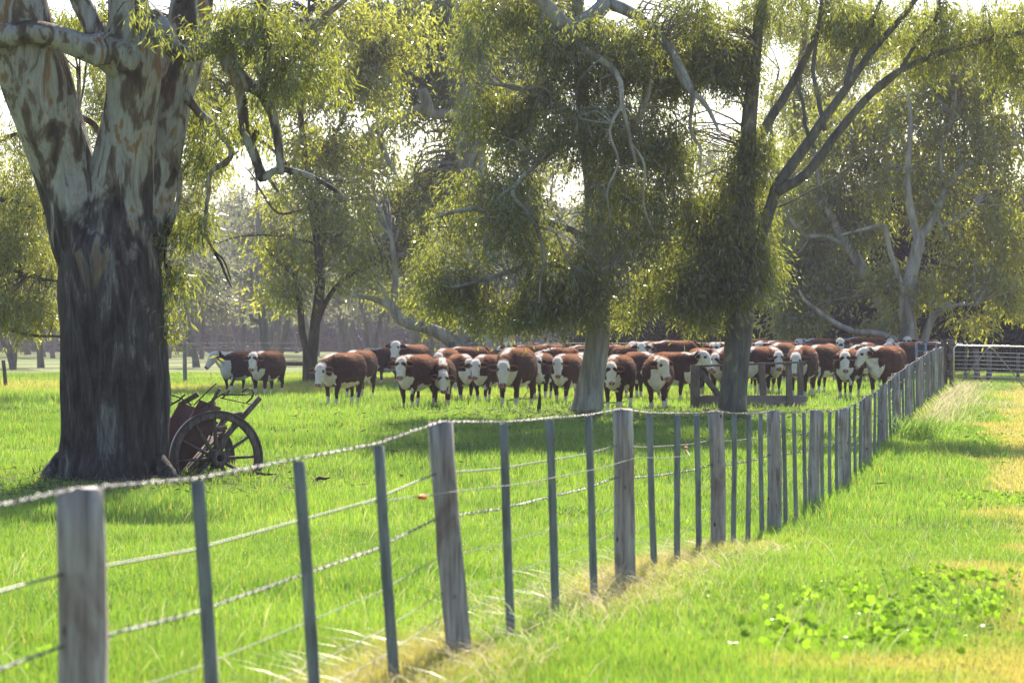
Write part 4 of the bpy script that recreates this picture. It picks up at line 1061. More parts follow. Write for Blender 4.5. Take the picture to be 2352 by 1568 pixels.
def twisted(name, h, label=None):
    g = Geo()
    path = wire_path(h, 4.2, 69.8, lambda y: 0.012 if y < 10 else (0.02 if y < 20 else .06))
    L_ = 0; last = path[0]; A = []; B = []
    for i, p in enumerate(path):
        L_ += (p - last).length; last = p
        a = L_ * 2 * math.pi / 0.075; r = 0.0040
        off = Vector((math.cos(a) * r, 0, math.sin(a) * r)); A.append(p + off); B.append(p - off)
    g.tube(A, 0.0024, 4, False); g.tube(B, 0.0024, 4, False)
    d = 4.3; idx = 0
    ys = np.array([p.y for p in path])
    while d < 45:
        i = int(np.searchsorted(ys, d)); p = path[min(i, len(path) - 1)]
        for q in range(2):
            a = random.uniform(0, 3.14)
            v = Vector((math.cos(a), .25 * (1 if q else -1), math.sin(a))) * 0.016
            g.tube([p - v, p, p + v], [0.0012, 0.0034, 0.0012], 4, False)
        g.tube([p + Vector((0, -.007, 0)), p + Vector((0, .007, 0))], 0.0060, 6, False)
        d += 0.095
    return part(name, g, M['wire'], fence, True)
twisted('barbed_wire', 1.19)
twisted('barbed_wire', 0.69)
for h in (.92, .485, .30, .18):
    g = Geo(); p = wire_path(h, 4.2, 69.8, lambda y: .3)
    g.tube(p, [0.0022 + (0.0025 if h > .9 else 0.0)] * len(p), 5, False)
    part('plain_wire', g, M['wire'], fence, True)
g = Geo(); wa = wire_path(.92, 11.2, 11.4, lambda y: .3)[:1]; wb = wire_path(.835, 13.0, 20.2, lambda y: .4, .10); wc = wire_path(.90, 20.6, 20.8, lambda y: .3, .0)[:1]
g.tube(wa + wb + wc, 0.0028, 5, False); part('offset_wire', g, M['wire'], fence, True)
for c in (wa[0].lerp(wb[0], .45), wc[0]):
    g = Geo(); g.lathe(c - Vector((.0, .07, 0)), (0.2, 1, -.06), [(0, .004), (.01, .013), (.05, .011), (.09, .014), (.13, .010), (.15, .003)], 10)
    part('insulated_handle', g, M['orange'], fence, True)

# big gate post with bolted blocks
gp = P(2176, 892, 73.0); gp.z = float(gz(gp.x, gp.y))
post = thing('gate_post', gp, 'tall double strainer post with three bolted blocks where wire fence meets steel gate', 'gate post')
g = Geo(); roughpost(g, gp.x - .10, gp.y, gp.z - .2, gp.z + 1.45, .19, .2, 0, 0); part('upright', g, M['old_wood'], post)
g = Geo(); roughpost(g, gp.x + .12, gp.y - .02, gp.z - .2, gp.z + 1.36, .15, .16, 0, 0); part('upright', g, M['trough_wood'], post)
for zz_ in (1.38, .92, .40):
    g = Geo(); g.box((gp.x + .09, gp.y - .15, gp.z + zz_), (.20, .12, .19)); part('block', g, M['trough_wood'], post)

# steel gate
Yg = 72.0
ga = P(2191, 793, Yg); gl = P(2520, 799, Yg)
z0 = EYE - (898 - CY) / FPX * Yg
gate = thing('farm_gate', (ga.x, Yg, z0 - .12), 'long galvanised pipe gate with many horizontal rails and an inverted V brace', 'gate')
W_ = 4.3; H_ = ga.z - z0
def gpnt(u, v): return Vector((ga.x + u, Yg - .12 * u / W_, z0 + v - 0.02 * u))
g = Geo()
fr = [gpnt(0, 0), gpnt(0, H_ - .12)] + [gpnt(.12 - .12 * math.cos(a), H_ - .12 + .12 * math.sin(a)) for a in (R(20), R(45), R(70), R(90))] + [gpnt(W_, H_), gpnt(W_, 0), gpnt(0, 0)]
g.tube(fr, .021, 8); part('frame', g, M['gal'], gate, True)
for k in range(10):
    v = .085 + k * (H_ - .16) / 10
    g = Geo(); g.tube([gpnt(0.01, v), gpnt(1.0, v + .006), gpnt(2.1, v - .006), gpnt(W_, v)], .0085, 6); part('rail', g, M['gal'], gate, True)
g = Geo(); ap = (2274 - 2191) / FPX * Yg
g.tube([gpnt(ap - .85, .28), gpnt(ap - .10, H_ - .10), gpnt(ap - .05, H_ - .05), gpnt(ap + .05, H_ - .05), gpnt(ap + .10, H_ - .10), gpnt(ap + 1.12, 0.02)], .017, 8); part('brace', g, M['gal_dull'], gate, True)
g = Geo()
for k in range(22):
    u = .15 + k * .19; g.tube([gpnt(u, .1), gpnt(u, H_)], .0022, 4, False)
part('mesh_panel', g, M['wire'], gate)

# small galvanised yard panel left of the gate post
Yp = 80.0
pa = P(2105, 786, Yp); pb = P(2150, 786, Yp); zb = float(gz(pa.x, Yp))
panel = thing('small_gate', (pa.x, Yp, zb), 'narrow blue-grey steel yard gate behind the wire fence beside the gate post', 'gate')
g = Geo(); g.tube([(pa.x, Yp, zb), (pa.x, Yp, pa.z), (pb.x, Yp, pb.z), (pb.x, Yp, zb)], .035, 8); part('frame', g, M['blue_steel'], panel, True)
g = Geo(); g.bar((pa.x + .32, Yp, zb), (pa.x + .32, Yp, pa.z), .07, .05); part('upright', g, M['blue_steel'], panel)
for k in range(6):
    g = Geo(); z_ = zb + .2 + k * .22; g.tube([(pa.x, Yp, z_), (pb.x, Yp, z_)], .012, 6); part('rail', g, M['blue_steel'], panel, True)
g = Geo(); g.tube([(pb.x, Yp, pa.z - .04), (pb.x + .75, Yp - .6, pa.z - .05)], .03, 8); part('top_pipe', g, M['gal'], panel, True)

# posts standing behind the gate
for i, (px, w) in enumerate([(2218, .12), (2243, .22), (2272, .2), (2338, .12)]):
    p = P(px, 800, 86); z_ = float(gz(p.x, 86))
    g = Geo(); roughpost(g, 0, 0, -.1, 1.25 - .1 * i, w, w, random.uniform(-.05, .05), 0)
    o = link('yard_post', g.mesh('yard_post'), M['trough_wood']); o.location = (p.x, 86, z_)
    tag(o, ['thin grey post behind the steel gate nearest its hinge end', 'broad grey post behind the gate just left of the brace peak', 'grey post behind the gate under the brace peak', 'thin pale post behind the gate nearest the right edge'][i], 'post', 'old posts behind the gate')

# ------------------------------------------------------------------ back fence of the paddock
Yk = 90.0
def kx(px): return (px - CX) / FPX * Yk
bf = thing('paddock_fence', (kx(1038), Yk, float(gz(kx(1038), Yk))), 'old post and rail fence with thin wires running behind the herd', 'fence')
kp = [(425, 1.62, .16, .2), (1038, 1.66, .30, .0), (1165, 1.5, .12, 0), (1300, 1.62, .28, 0), (1442, 1.5, .16, 0), (1583, 1.60, .28, 0), (1720, 1.5, .16, 0), (1858, 1.60, .28, 0), (1990, 1.5, .16, 0), (2120, 1.55, .2, 0)]
for px, h, w, l in kp:
    x = kx(px); z_ = float(gz(x, Yk)); zt = EYE - (785 - CY) / FPX * Yk
    g = Geo(); roughpost(g, 0, 0, -.1, zt - z_ if h > 1.55 else h - .15, w, w * .8, 0, 0, False, .004)
    if h > 1.55:
        g.lathe((0, -w * .42, (zt - z_) - .16), (0, -1, 0), [(0, .035), (.004, .035), (.006, .03)], 8)
    o = link('post', g.mesh('post'), M['yard_wood'] if px != 425 else M['dropper'], bf); o.location = Vector((x, Yk, z_)) - bf.location
xl = kx(12); p12 = foot(12, 888)
x12 = (12 - CX) / FPX * p12
g = Geo(); roughpost(g, 0, 0, -.1, 60 * p12 / FPX, .14, .12, -.1, 0, False, .02)
o = link('fence_post', g.mesh('fence_post'), M['old_wood']); o.location = (x12, p12, float(gz(x12, p12)))
tag(o, 'short dark leaning fence post in the grass left of the charcoal trunk', 'post')
def krail(px0, px1, py, hh, name='rail'):
    g = Geo(); a = P(px0, py, Yk); b = P(px1, py, Yk); g.bar(a - Vector((0, .11, 0)), b - Vector((0, .11, 0)), .07, hh); part(name, g, M['yard_wood'], bf)
krail(1040, 1302, 809.5, .17); krail(1302, 1585, 810, .17); krail(1585, 1860, 811, .17); krail(1860, 2120, 811, .17)
krail(645, 905, 835.5, .15, 'stay_rail')
for py, px0 in ((788, -100), (800, -100), (826, 425), (843, -100), (868, -100)):
    g = Geo(); q = [P(px, py + (3 if px < 425 else 0) * (px < 425), Yk) - Vector((0, .15, 0)) for px in (px0, 425, 700, 1038, 1300, 1583, 1858, 2120)]
    if px0 == 425: q = q[1:]
    g.tube(q, .006, 4, False); part('wire', g, M['wire'], bf)

# ------------------------------------------------------------------ water trough with its timber guard
Yt = 58.6
def tp(px, py, dy=0): return P(px, py, Yt + dy)
tz0 = float(gz(tp(1700, 900).x, Yt))
tr = thing('water_trough', (tp(1715, 900).x, Yt, tz0), 'long low concrete water trough with a timber guard frame behind the tall grey gum', 'water trough')
tl = tp(1604, 908); trr = tp(1848, 908)
w_ = trr.x - tl.x
g = Geo(); zc = (tl.z + tz0 - .1) / 2; hh = tl.z - (tz0 - .1)
g.box(((tl.x + trr.x) / 2, Yt - .28, zc), (w_, .10, hh)); g.box(((tl.x + trr.x) / 2, Yt + .38, zc), (w_, .10, hh))
g.box((tl.x + .05, Yt + .05, zc), (.10, .558, hh - .004)); g.box((trr.x - .05, Yt + .05, zc), (.10, .558, hh - .004))
part('basin', g, M['concrete'], tr)
g = Geo(); g.box(((tl.x + trr.x) / 2, Yt + .05, tl.z - .09), (w_ - .22, .54, .01)); 
mw, nt, out = new_mat('trough_water'); surface(mw, nt, out, (0.02, 0.03, 0.03), 0.05, None, spec=0.6); part('water', g, mw, tr)
g = Geo(); a = tp(1583, 840); g.bar((a.x + .11, Yt - .42, tz0 - .1), (a.x + .11, Yt - .42, P(1594, 838, Yt).z), .22, .14, (0, 1, 0)); part('corner_post', g, M['trough_wood'], tr)
def upright(px, pytop, w, dy, zb_=None):
    g = Geo(); a = P(px, pytop, Yt + dy); roughpost(g, a.x, Yt + dy, (tz0 - .1) if zb_ is None else zb_, a.z, w, .10, random.uniform(-.03, .03), 0); part('upright', g, M['trough_wood'], tr)
upright(1752, 832, .18, .50, None); upright(1812, 832, .17, -.40); upright(1838, 833, .17, .50, None)
g = Geo(); g.bar(P(1602, 845, Yt - .30), P(1655, 912, Yt - .15), .14, .12, (0, 1, 0)); part('brace', g, M['trough_wood'], tr)
g = Geo(); g.bar(P(1603, 840, Yt - .35), P(1848, 831, Yt - .45), .13, .035); part('top_rail', g, M['trough_wood'], tr)
g = Geo(); g.bar(P(1603, 842, Yt + .58), P(1850, 832, Yt + .62), .13, .03); part('top_rail', g, M['trough_wood'], tr)
g = Geo(); c = P(1853, 946, Yt - .2); g.tube([c, c + Vector((.08, 0, .05)), c + Vector((.12, 0, -.02)), c + Vector((.13, 0, -.10))], .035, 8); part('pipe', g, M['rubber'], tr, True)

# dark stake, sticks on the grass
Ys = foot(1237, 950); xs = (1237 - CX) / FPX * Ys
g = Geo(); g.tube([(0, 0, -.1), (0.01, 0, .15), (.03, 0, .38), (.035, 0, .50)], [.055, .05, .035, .012], 7, True, .2)
o = link('wooden_stake', g.mesh('wooden_stake', None, True), M['stake']); o.location = (xs, Ys, float(gz(xs, Ys)))
tag(o, 'short dark pointed stake standing in the grass beneath the round gum', 'stake')
for i, (px, py, ln, ang, m_, lb) in enumerate([(915, 1048, .34, 2.5, 'stake', 'broken dark stick lying in the grass between two droppers behind the fence'), (740, 1112, .30, .6, 'stake', 'small dark stick on the grass right of the cart wheel'),
                                  (1390, 935, 1.2, .25, 'bleach', 'bleached fallen branch on the grass near the foot of the round gum'), (1200, 925, .9, -.3, 'bleach', 'pale fallen twig on the grass in front of the large front cow'),
                                  (600, 1098, .5, .1, 'stake', 'dark stick lying in the grass at the foot of the cart wheel')]):
    Yq = foot(px, py); x = (px - CX) / FPX * Yq; z_ = float(gz(x, Yq)) + .05
    g = Geo(); dx = math.cos(ang) * ln / 2; dz = abs(math.sin(ang)) * ln * .35
    g.tube([(-dx, 0, 0), (-dx * .3, .05, dz * .5 + .02), (dx * .4, -.03, dz * .6), (dx, 0, dz)], [.028, .024, .018, .008], 6, True, .3)
    if m_ == 'bleach': g.tube([(0, 0, dz * .5), (dx * .3, .1, dz + .15), (dx * .5, .1, dz + .22)], [.015, .01, .004], 5)
    o = link('fallen_stick', g.mesh('fallen_stick', None, True), M[m_]); o.location = (x, Yq, z_)
    tag(o, lb, 'stick')

# ------------------------------------------------------------------ the old cart
Yc = 39.2; sC = FPX / Yc
hubp = P(497, 1053, Yc)
nrm = Vector((.42, -.905, 0.05)).normalized()
u_ = Vector((.905, .42, 0)).normalized()
cart = thing('horse_cart', (hubp.x, Yc + .5, float(gz(hubp.x, Yc))), 'wrecked wooden horse cart with big spoked wheel, half hidden behind the charcoal gum trunk', 'cart')
Rw = 0.775
def make_wheel(center, parent, front):
    w = bpy.data.objects.new('wheel', None); col.objects.link(w); w.parent = parent; w.location = center - parent.location
    base = center
    zx = nrm
    vv = zx.cross(u_).normalized(); vv = -vv if vv.z < 0 else vv
    def pt(r, a, h): return base + u_ * (math.cos(a) * r) + vv * (math.sin(a) * r) + zx * h
    def ringprof(prof, n=56):
        g = Geo(); vs = []; m_ = len(prof)
        for k in range(n):
            a = 2 * math.pi * k / n
            for (r, h) in prof: vs.append(pt(r, a, h))
        fs = [(k * m_ + j, k * m_ + (j + 1) % m_, ((k + 1) % n) * m_ + (j + 1) % m_, ((k + 1) % n) * m_ + j) for k in range(n) for j in range(m_)]
        g.add(vs, fs); return g
    def loc(g): return [tuple(Vector(v) - base) for v in g.v]
    g = ringprof([(Rw - .125, -.045), (Rw - .125, .045), (Rw - .108, .052), (Rw - .018, .05), (Rw - .018, -.05), (Rw - .108, -.052)]); g.v = loc(g); link('rim', g.mesh('rim'), M['old_wood'], w)
    g = ringprof([(Rw - .018, -.062), (Rw - .018, .062), (Rw + .006, .06), (Rw + .006, -.06)]); g.v = loc(g); link('tyre', g.mesh('tyre', None, False), M['tyre'], w)
    g = Geo(); g.lathe(base - zx * .12, zx, [(0, .07), (0, .11), (.04, .14), (.12, .165), (.19, .155), (.25, .135), (.31, .13), (.32, .07), (.31, .055), (.22, .05)], 22); g.v = loc(g); link('hub', g.mesh('hub', None, True), M['old_wood'], w)
    g = Geo(); g.lathe(base + zx * .15, zx, [(0, .13), (0, .141), (.035, .139), (.035, .12)], 22); g.v = loc(g); link('hub_band', g.mesh('hub_band'), M['iron'], w)
    for k in range(12):
        if front and k in (9,): continue
        a = R(2 + 30 * k)
        g = Geo(); g.tube([pt(.11, a, .01), pt(.3, a, .008), pt(.5, a, .0), pt(Rw - .11, a, 0)], [.038, .035, .029, .027], 8, True, 0, 0, None, .8)
        g.v = loc(g); link('spoke', g.mesh('spoke', None, True), M['old_wood'], w)
    return w
make_wheel(hubp, cart, True)
make_wheel(hubp - nrm * 1.45, cart, False)
g = Geo(); g.tube([hubp + nrm * .10, hubp - nrm * 1.6], .035, 10); part('axle', g, M['iron'], cart, True)
# tilted tray: a = along the shafts (up to the right), c = across the tray floor normal
el = R(47); a_ = (u_ * math.cos(el) + Vector((0, 0, 1)) * math.sin(el)).normalized(); c_ = (-u_ * math.sin(el) + Vector((0, 0, 1)) * math.cos(el)).normalized()
O = hubp - nrm * .72
def tpnt(a, b, c): return O + a_ * a + nrm * b + c_ * c
def plank(p0, p1, w, h, upv, mname, name):
    g = Geo(); g.bar(p0, p1, w, h, upv); return part(name, g, M[mname], cart)
for b, en_ in ((.42, 1.30), (-.42, .95)):
    plank(tpnt(-.75, b, .06), tpnt(en_, b, .06), .06, .085, tuple(c_), 'old_wood', 'chassis_beam')
for a in (-.6, -.1, .4, .85):
    plank(tpnt(a, -.5, .13), tpnt(a, .5, .13), .09, .05, tuple(c_), 'old_wood', 'cross_bar')
g = Geo()
for k in range(6):
    b = -.45 + k * .18; g.bar(tpnt(-.8, b, .17), tpnt(.35, b, .17), .17, .025, tuple(c_))
part('floor_boards', g, M['old_wood'], cart)
for b in (.55, -.55):
    g = Geo()
    pts_ = [(-.66, .26), (.10, .27), (.70, .46), (.55, .82), (-.10, .66), (-.66, .60)]
    f0 = [tpnt(a, b, c) for a, c in pts_]; f1 = [tpnt(a, b - .03, c) for a, c in pts_]
    n_ = len(pts_); g.add(f0 + f1, [tuple(range(n_)), tuple(range(2 * n_ - 1, n_ - 1, -1))] + [(k, (k + 1) % n_, n_ + (k + 1) % n_, n_ + k)[::-1] for k in range(n_)])
    part('side_panel', g, M['red_panel'], cart)
g = Geo(); g.bar(tpnt(-.84, -.53, .42), tpnt(-.84, .53, .42), .03, .45, tuple(c_)); part('tail_board', g, M['red_panel'], cart)
plank(tpnt(.1, .52, .5), tpnt(.55, .45, .16), .06, .08, tuple(c_), 'old_wood', 'side_stay')
plank(tpnt(.35, .1, .2), tpnt(.80, .05, .52), .05, .07, tuple(c_), 'old_wood', 'side_stay')
def rod(pts, r=.011, name='iron_rod'):
    g = Geo(); g.tube(pts, r, 7, True); part(name, g, M['iron'], cart, True)
rod([P(445, 930, Yc), P(470, 905, Yc), P(497, 880, Yc), P(528, 895, Yc)][:3] + [P(527, 893, Yc)][:0])
rod([P(458, 937, Yc - .2), P(490, 918, Yc - .2), P(529, 893, Yc - .2)])
rod([P(505, 906, Yc), P(560, 906, Yc), P(572, 904, Yc)], .013)
rod([P(505, 913, Yc), P(560, 925, Yc), P(585, 930, Yc)], .009)
rod([P(510, 915, Yc), P(528, 897, Yc)], .013)
rod([P(556, 900, Yc - .3), P(566, 893, Yc - .3), P(578, 894, Yc - .3), P(583, 902, Yc - .3), P(578, 914, Yc - .3), P(566, 925, Yc - .3)], .014)
rod([P(380, 903, Yc + .4), P(412, 912, Yc + .4), P(440, 930, Yc + .4)], .014)
rod([P(375, 912, Yc + .4), P(398, 926, Yc + .4)], .01)
rod([P(375, 940, Yc + .4), P(412, 918, Yc + .4), P(425, 905, Yc + .4)], .016)
plank(P(480, 935, Yc - .2), P(505, 893, Yc - .2), .05, .07, (0, 1, 0), 'old_wood', 'broken_stay')
plank(P(412, 930, Yc + .2), P(455, 905, Yc + .2), .08, .10, (0, 1, 0), 'old_wood', 'broken_stay')
rod([hubp + nrm * .15 + Vector((.55, 0, -.35)), hubp + nrm * .15 + Vector((.62, 0, -.1)), hubp + nrm * .15 + Vector((.70, 0, -.12))], .03, 'step_iron')
# hub end lying left of the trunk
g = Geo(); c = P(122, 1102, Yc - .4); g.lathe(c, (.5, -.85, .1), [(0, .0), (0, .12), (.1, .14), (.2, .12), (.2, .06), (.15, .05), (.15, 0)], 18)
o = part('cart_hub', g, M['iron'], None, True); 
co = np.array(g.v); ctr = co.mean(0); me = o.data
me.vertices.foreach_set('co', (co - ctr).astype(np.float32).ravel()); me.update(); o.location = ctr
tag(o, 'loose dark wheel hub lying in the grass at the left foot of the charcoal trunk', 'wheel hub')

# ------------------------------------------------------------------ cattle
def sweep(g, pts, rs, ru, n=16, ref=(0, 0, 1), ex=2.0):
    pts = [Vector(p) for p in pts]; m = len(pts); ref = Vector(ref); vs = []
    for i in range(m):
        t = (pts[min(i + 1, m - 1)] - pts[max(i - 1, 0)]).normalized()
        sd = ref.cross(t).normalized(); u = t.cross(sd)
        for k in range(n):
            a = 2 * math.pi * k / n; ca, sa = math.cos(a), math.sin(a)
            e = 2 / ex
            cc = math.copysign(abs(ca) ** e, ca); ss = math.copysign(abs(sa) ** e, sa)
            vs.append(pts[i] + sd * cc * rs[i] + u * ss * ru[i])
    fs = [(i * n + k, i * n + (k + 1) % n, (i + 1) * n + (k + 1) % n, (i + 1) * n + k) for i in range(m - 1) for k in range(n)]
    fs += [tuple(range(n - 1, -1, -1)), tuple(range((m - 1) * n, m * n))]
    g.add(vs, fs)

BROWN = np.array((0.045, 0.0145, 0.009)); WHITE = np.array((0.72, 0.69, 0.66)); DARK = np.array((0.02, 0.013, 0.012)); PINK = np.array((0.42, 0.23, 0.19)); BLACK = np.array((0.018, 0.015, 0.016))
cow_cache = {}
def cow_meshes(yaw, hz, walk, shade, seed, fuzz=True, face='white'):
    key = (round(yaw / 8), round(hz / .06), walk, shade, seed, fuzz, face)
    if key in cow_cache: return cow_cache[key]
    rs = random.Random(seed * 13 + 5)
    g = Geo()
    # trunk of the body
    bx = [-.90, -.86, -.76, -.60, -.38, -.12, .12, .34, .52, .66, .76, .82]
    bz = [1.10, 1.06, 1.01, .97, .915, .88, .88, .895, .91, .915, .92, .92]
    bu = [.10, .23, .33, .38, .42, .445, .45, .44, .415, .36, .27, .14]
    bs = [.09, .19, .275, .315, .36, .40, .385, .33, .285, .25, .20, .12]
    sweep(g, [(x, 0, z) for x, z in zip(bx, bz)], bs, bu, 22, (0, 0, 1), 2.1)
    # brisket
    sweep(g, [(.50, 0, .60), (.64, 0, .61), (.77, 0, .69), (.83, 0, .84)], [.10, .13, .12, .08], [.10, .14, .13, .09], 12)
    # neck and head
    ya = R(yaw)
    sh = Vector((.62, 0, 1.08))
    polz = hz + .17
    reach = .52 if hz > .95 else .58
    dx = math.sqrt(max(.05, reach ** 2 - (polz - 1.10) ** 2 * .6))
    nd = Vector((math.cos(ya * .55), math.sin(ya * .55), 0))
    poll = Vector((.62, 0, 0)) + nd * dx; poll.z = polz
    md = sh.lerp(poll, .55) + Vector((.02, 0, -.03))
    fwd = Vector((math.cos(ya), math.sin(ya), 0))
    th = R(58) if hz > .9 else R(64)
    hd = (fwd * math.cos(th) - Vector((0, 0, 1)) * math.sin(th)).normalized()
    hs = Vector((0, 0, 1)).cross(fwd).normalized(); hu = hd.cross(hs)   # hu points to the front of the face
    if hu.dot(fwd) < 0: hu = -hu
    sweep(g, [(.48, 0, 1.02), tuple(sh + Vector((0, 0, -.05))), tuple(md), tuple(poll - fwd * .10 + Vector((0, 0, -.05))), tuple(poll - fwd * .02 + Vector((0, 0, -.09)))], [.22, .19, .14, .115, .08], [.30, .255, .19, .15, .10], 16)
    # dewlap
    sweep(g, [tuple(poll - fwd * .08 + Vector((0, 0, -.22))), tuple(md + Vector((.02, 0, -.20))), (.74, 0, .80)], [.03, .045, .06], [.06, .10, .12], 10)
    HS = 1.15
    tt = [-.06, -.01, .07, .17, .27, .36, .43, .475]
    hw = [.055, .095, .118, .112, .085, .070, .078, .055]
    hdp = [.05, .095, .125, .125, .10, .078, .072, .045]
    hc = [-.02, -.02, -.025, -.03, -.03, -.025, -.02, -.015]
    tt, hw, hdp, hc = [[q * HS for q in l_] for l_ in (tt, hw, hdp, hc)]
    sweep(g, [tuple(poll + hd * t + hu * c) for t, c in zip(tt, hc)], hw, hdp, 16, tuple(hu), 2.3)
    # the line above gave sweep a reference along the face so its 'side' is across the head
    # jaw and brow
    sweep(g, [tuple(poll + hd * .115 - hu * .10), tuple(poll + hd * .275 - hu * .115), tuple(poll + hd * .435 - hu * .07)], [.075, .065, .045], [.05, .05, .035], 10, tuple(hu))
    for sgn in (1, -1):
        e = poll + hd * .155 + hs * sgn * .109 + hu * .052
        sweep(g, [tuple(e - hd * .035), tuple(e), tuple(e + hd * .035)], [.016, .03, .016], [.016, .03, .016], 8, tuple(hu))
    # legs
    wk = {0: (0, 0, 0, 0), 1: (.13, -.10, -.14, .12), 2: (-.09, .12, .10, -.12), 3: (.05, -.04, .16, -.06)}[walk]
    legs = []
    for i, sgn in enumerate((1, -1)):
        o = wk[i]
        pts_ = [(.46, sgn * .17, .92), (.47 + o * .1, sgn * .185, .72), (.47 + o * .3, sgn * .175, .56), (.48 + o * .75, sgn * .165, .36), (.475 + o * .95, sgn * .16, .30), (.47 + o, sgn * .16, .14), (.49 + o, sgn * .16, .085), (.51 + o, sgn * .16, .04), (.515 + o, sgn * .16, 0)]
        sweep(g, pts_, [.11, .105, .085, .052, .055, .038, .044, .050, .055], [.14, .14, .11, .062, .062, .045, .05, .058, .066], 12, (1, 0, 0))
        legs.append(pts_[-3][0])
        o = wk[2 + i]
        pts_ = [(-.56, sgn * .16, 1.02), (-.58, sgn * .20, .84), (-.56 + o * .2, sgn * .20, .66), (-.64 + o * .5, sgn * .185, .50), (-.72 + o * .75, sgn * .175, .40), (-.70 + o * .9, sgn * .17, .28), (-.68 + o, sgn * .165, .14), (-.66 + o, sgn * .165, .085), (-.64 + o, sgn * .165, .04), (-.635 + o, sgn * .165, 0)]
        sweep(g, pts_, [.14, .135, .11, .075, .05, .042, .04, .046, .052, .056], [.22, .22, .17, .10, .072, .05, .048, .052, .058, .066], 12, (1, 0, 0))
    # tail
    tw = rs.uniform(-.06, .06)
    sweep(g, [(-.84, 0, 1.30), (-.92, 0, 1.26), (-.955, tw * .3, 1.05), (-.95, tw * .7, .80), (-.94, tw, .60), (-.94, tw, .45), (-.94, tw, .36)], [.05, .034, .026, .022, .028, .04, .018], [.05, .034, .026, .022, .028, .04, .018], 8, (0, 1, 0))
    me0 = g.mesh('cow_raw')
    ob = bpy.data.objects.new('tmp_cow', me0); col.objects.link(ob)
    md_ = ob.modifiers.new('r', 'REMESH'); md_.mode = 'VOXEL'; md_.voxel_size = 0.021; md_.use_smooth_shade = True
    ms = ob.modifiers.new('s', 'SMOOTH'); ms.factor = .5; ms.iterations = 3
    dg = bpy.context.evaluated_depsgraph_get()
    ev = ob.evaluated_get(dg); me = bpy.data.meshes.new_from_object(ev)
    bpy.data.objects.remove(ob); bpy.data.meshes.remove(me0)
    nv = len(me.vertices); co = np.empty(nv * 3, np.float32); me.vertices.foreach_get('co', co); co = co.reshape(-1, 3).astype(float)
    lt = np.empty(len(me.polygons), np.int32); me.polygons.foreach_get('loop_total', lt)
    li = np.empty(len(me.loops), np.int32); me.loops.foreach_get('vertex_index', li)
    nrmv = np.empty(nv * 3, np.float32); me.vertices.foreach_get('normal', nrmv); nrmv = nrmv.reshape(-1, 3).astype(float)
    bpy.data.meshes.remove(me)
    sd = seed * 17
    x, y, z = co.T
    w1 = noise(x * 5, y * 5, z * 5, sd) - .5; w2 = noise(x * 14, y * 14, z * 14, sd + 1) - .5; wv = w1 * .16 + w2 * .06
    # lumpy flesh and folds
    co = co + nrmv * (w1 * .022 + w2 * .006)[:, None]
    base = BLACK if shade == 'black' else BROWN * {'dark': .62, 'mid': 1.0, 'red': 1.35}[shade]
    c = np.tile(base, (nv, 1)) * (1 + (w2 * .5)[:, None])
    poll_ = np.array(poll); hd_ = np.array(hd); hs_ = np.array(hs); hu_ = np.array(hu)
    q = co - poll_; ht = q @ hd_; hsd = q @ hs_; hup = q @ hu_
    white = np.zeros(nv, bool)
    inhead = (ht > -.14) & (ht < .60) & (np.abs(hsd) < .18) & (hup > -.19) & (hup < .22) & ((co @ np.array(fwd) ) > float(poll.dot(fwd)) - .13)
    if face == 'white': white |= inhead
    elif face == 'mottled': white |= inhead & (w1 > -.02)
    leg = (z < .60) & ((x > .30) | (x < -.40)) & (np.abs(y) > .08)
    white |= (z < .58 + wv * 1.2) & (x > -.45) & (x < .42) & (np.abs(y) < .30) & ~(leg & (z < .50))   # belly
    white |= (x > .60 + wv) & (z < .78 + wv * 1.5) & (z > .38) & (np.abs(y) < .22 + wv)     # brisket
    white |= (x > .72 + wv * .5) & (z < poll.z - .20) & (np.abs(hsd) < .085)                        # throat
    white |= (np.abs(y) < .075 + wv * .5) & (x > .30 + wv) & (x < .92) & (nrmv[:, 2] > .45) & (z > 1.0) # crest
    white |= (z < (.20 if walk != 2 else .30) + wv * 1.3)
    white |= (x < -.9) & (z < .66)
    c[white] = WHITE * (1 + .12 * w2[white][:, None])
    if rs.random() < .5:
        ring_ = inhead & (np.hypot(ht - .155, np.abs(hsd) * .6 - .07) < rs.choice([.045, .055])) & (hup > -.08)
        c[ring_] = base * 1.3
    ey = inhead & (np.hypot(ht - .155, hup - .052) < .040) & (np.abs(hsd) > .088)
    c[ey] = DARK
    mz = inhead & (ht > .485 + w2 * .03); c[mz] = PINK
    for sgn in (1, -1):
        no = inhead & (np.hypot(ht - .52, hsd - sgn * .04) < .023) & (hup > .0); c[no] = PINK * .3
    hf = (z < .045); c[hf] = (.10, .085, .07)
    me = fast_mesh('body', co, li, lt, True, None, np.clip(c, 0, 1))
    # ears: two-sided cupped leaves
    mee = []
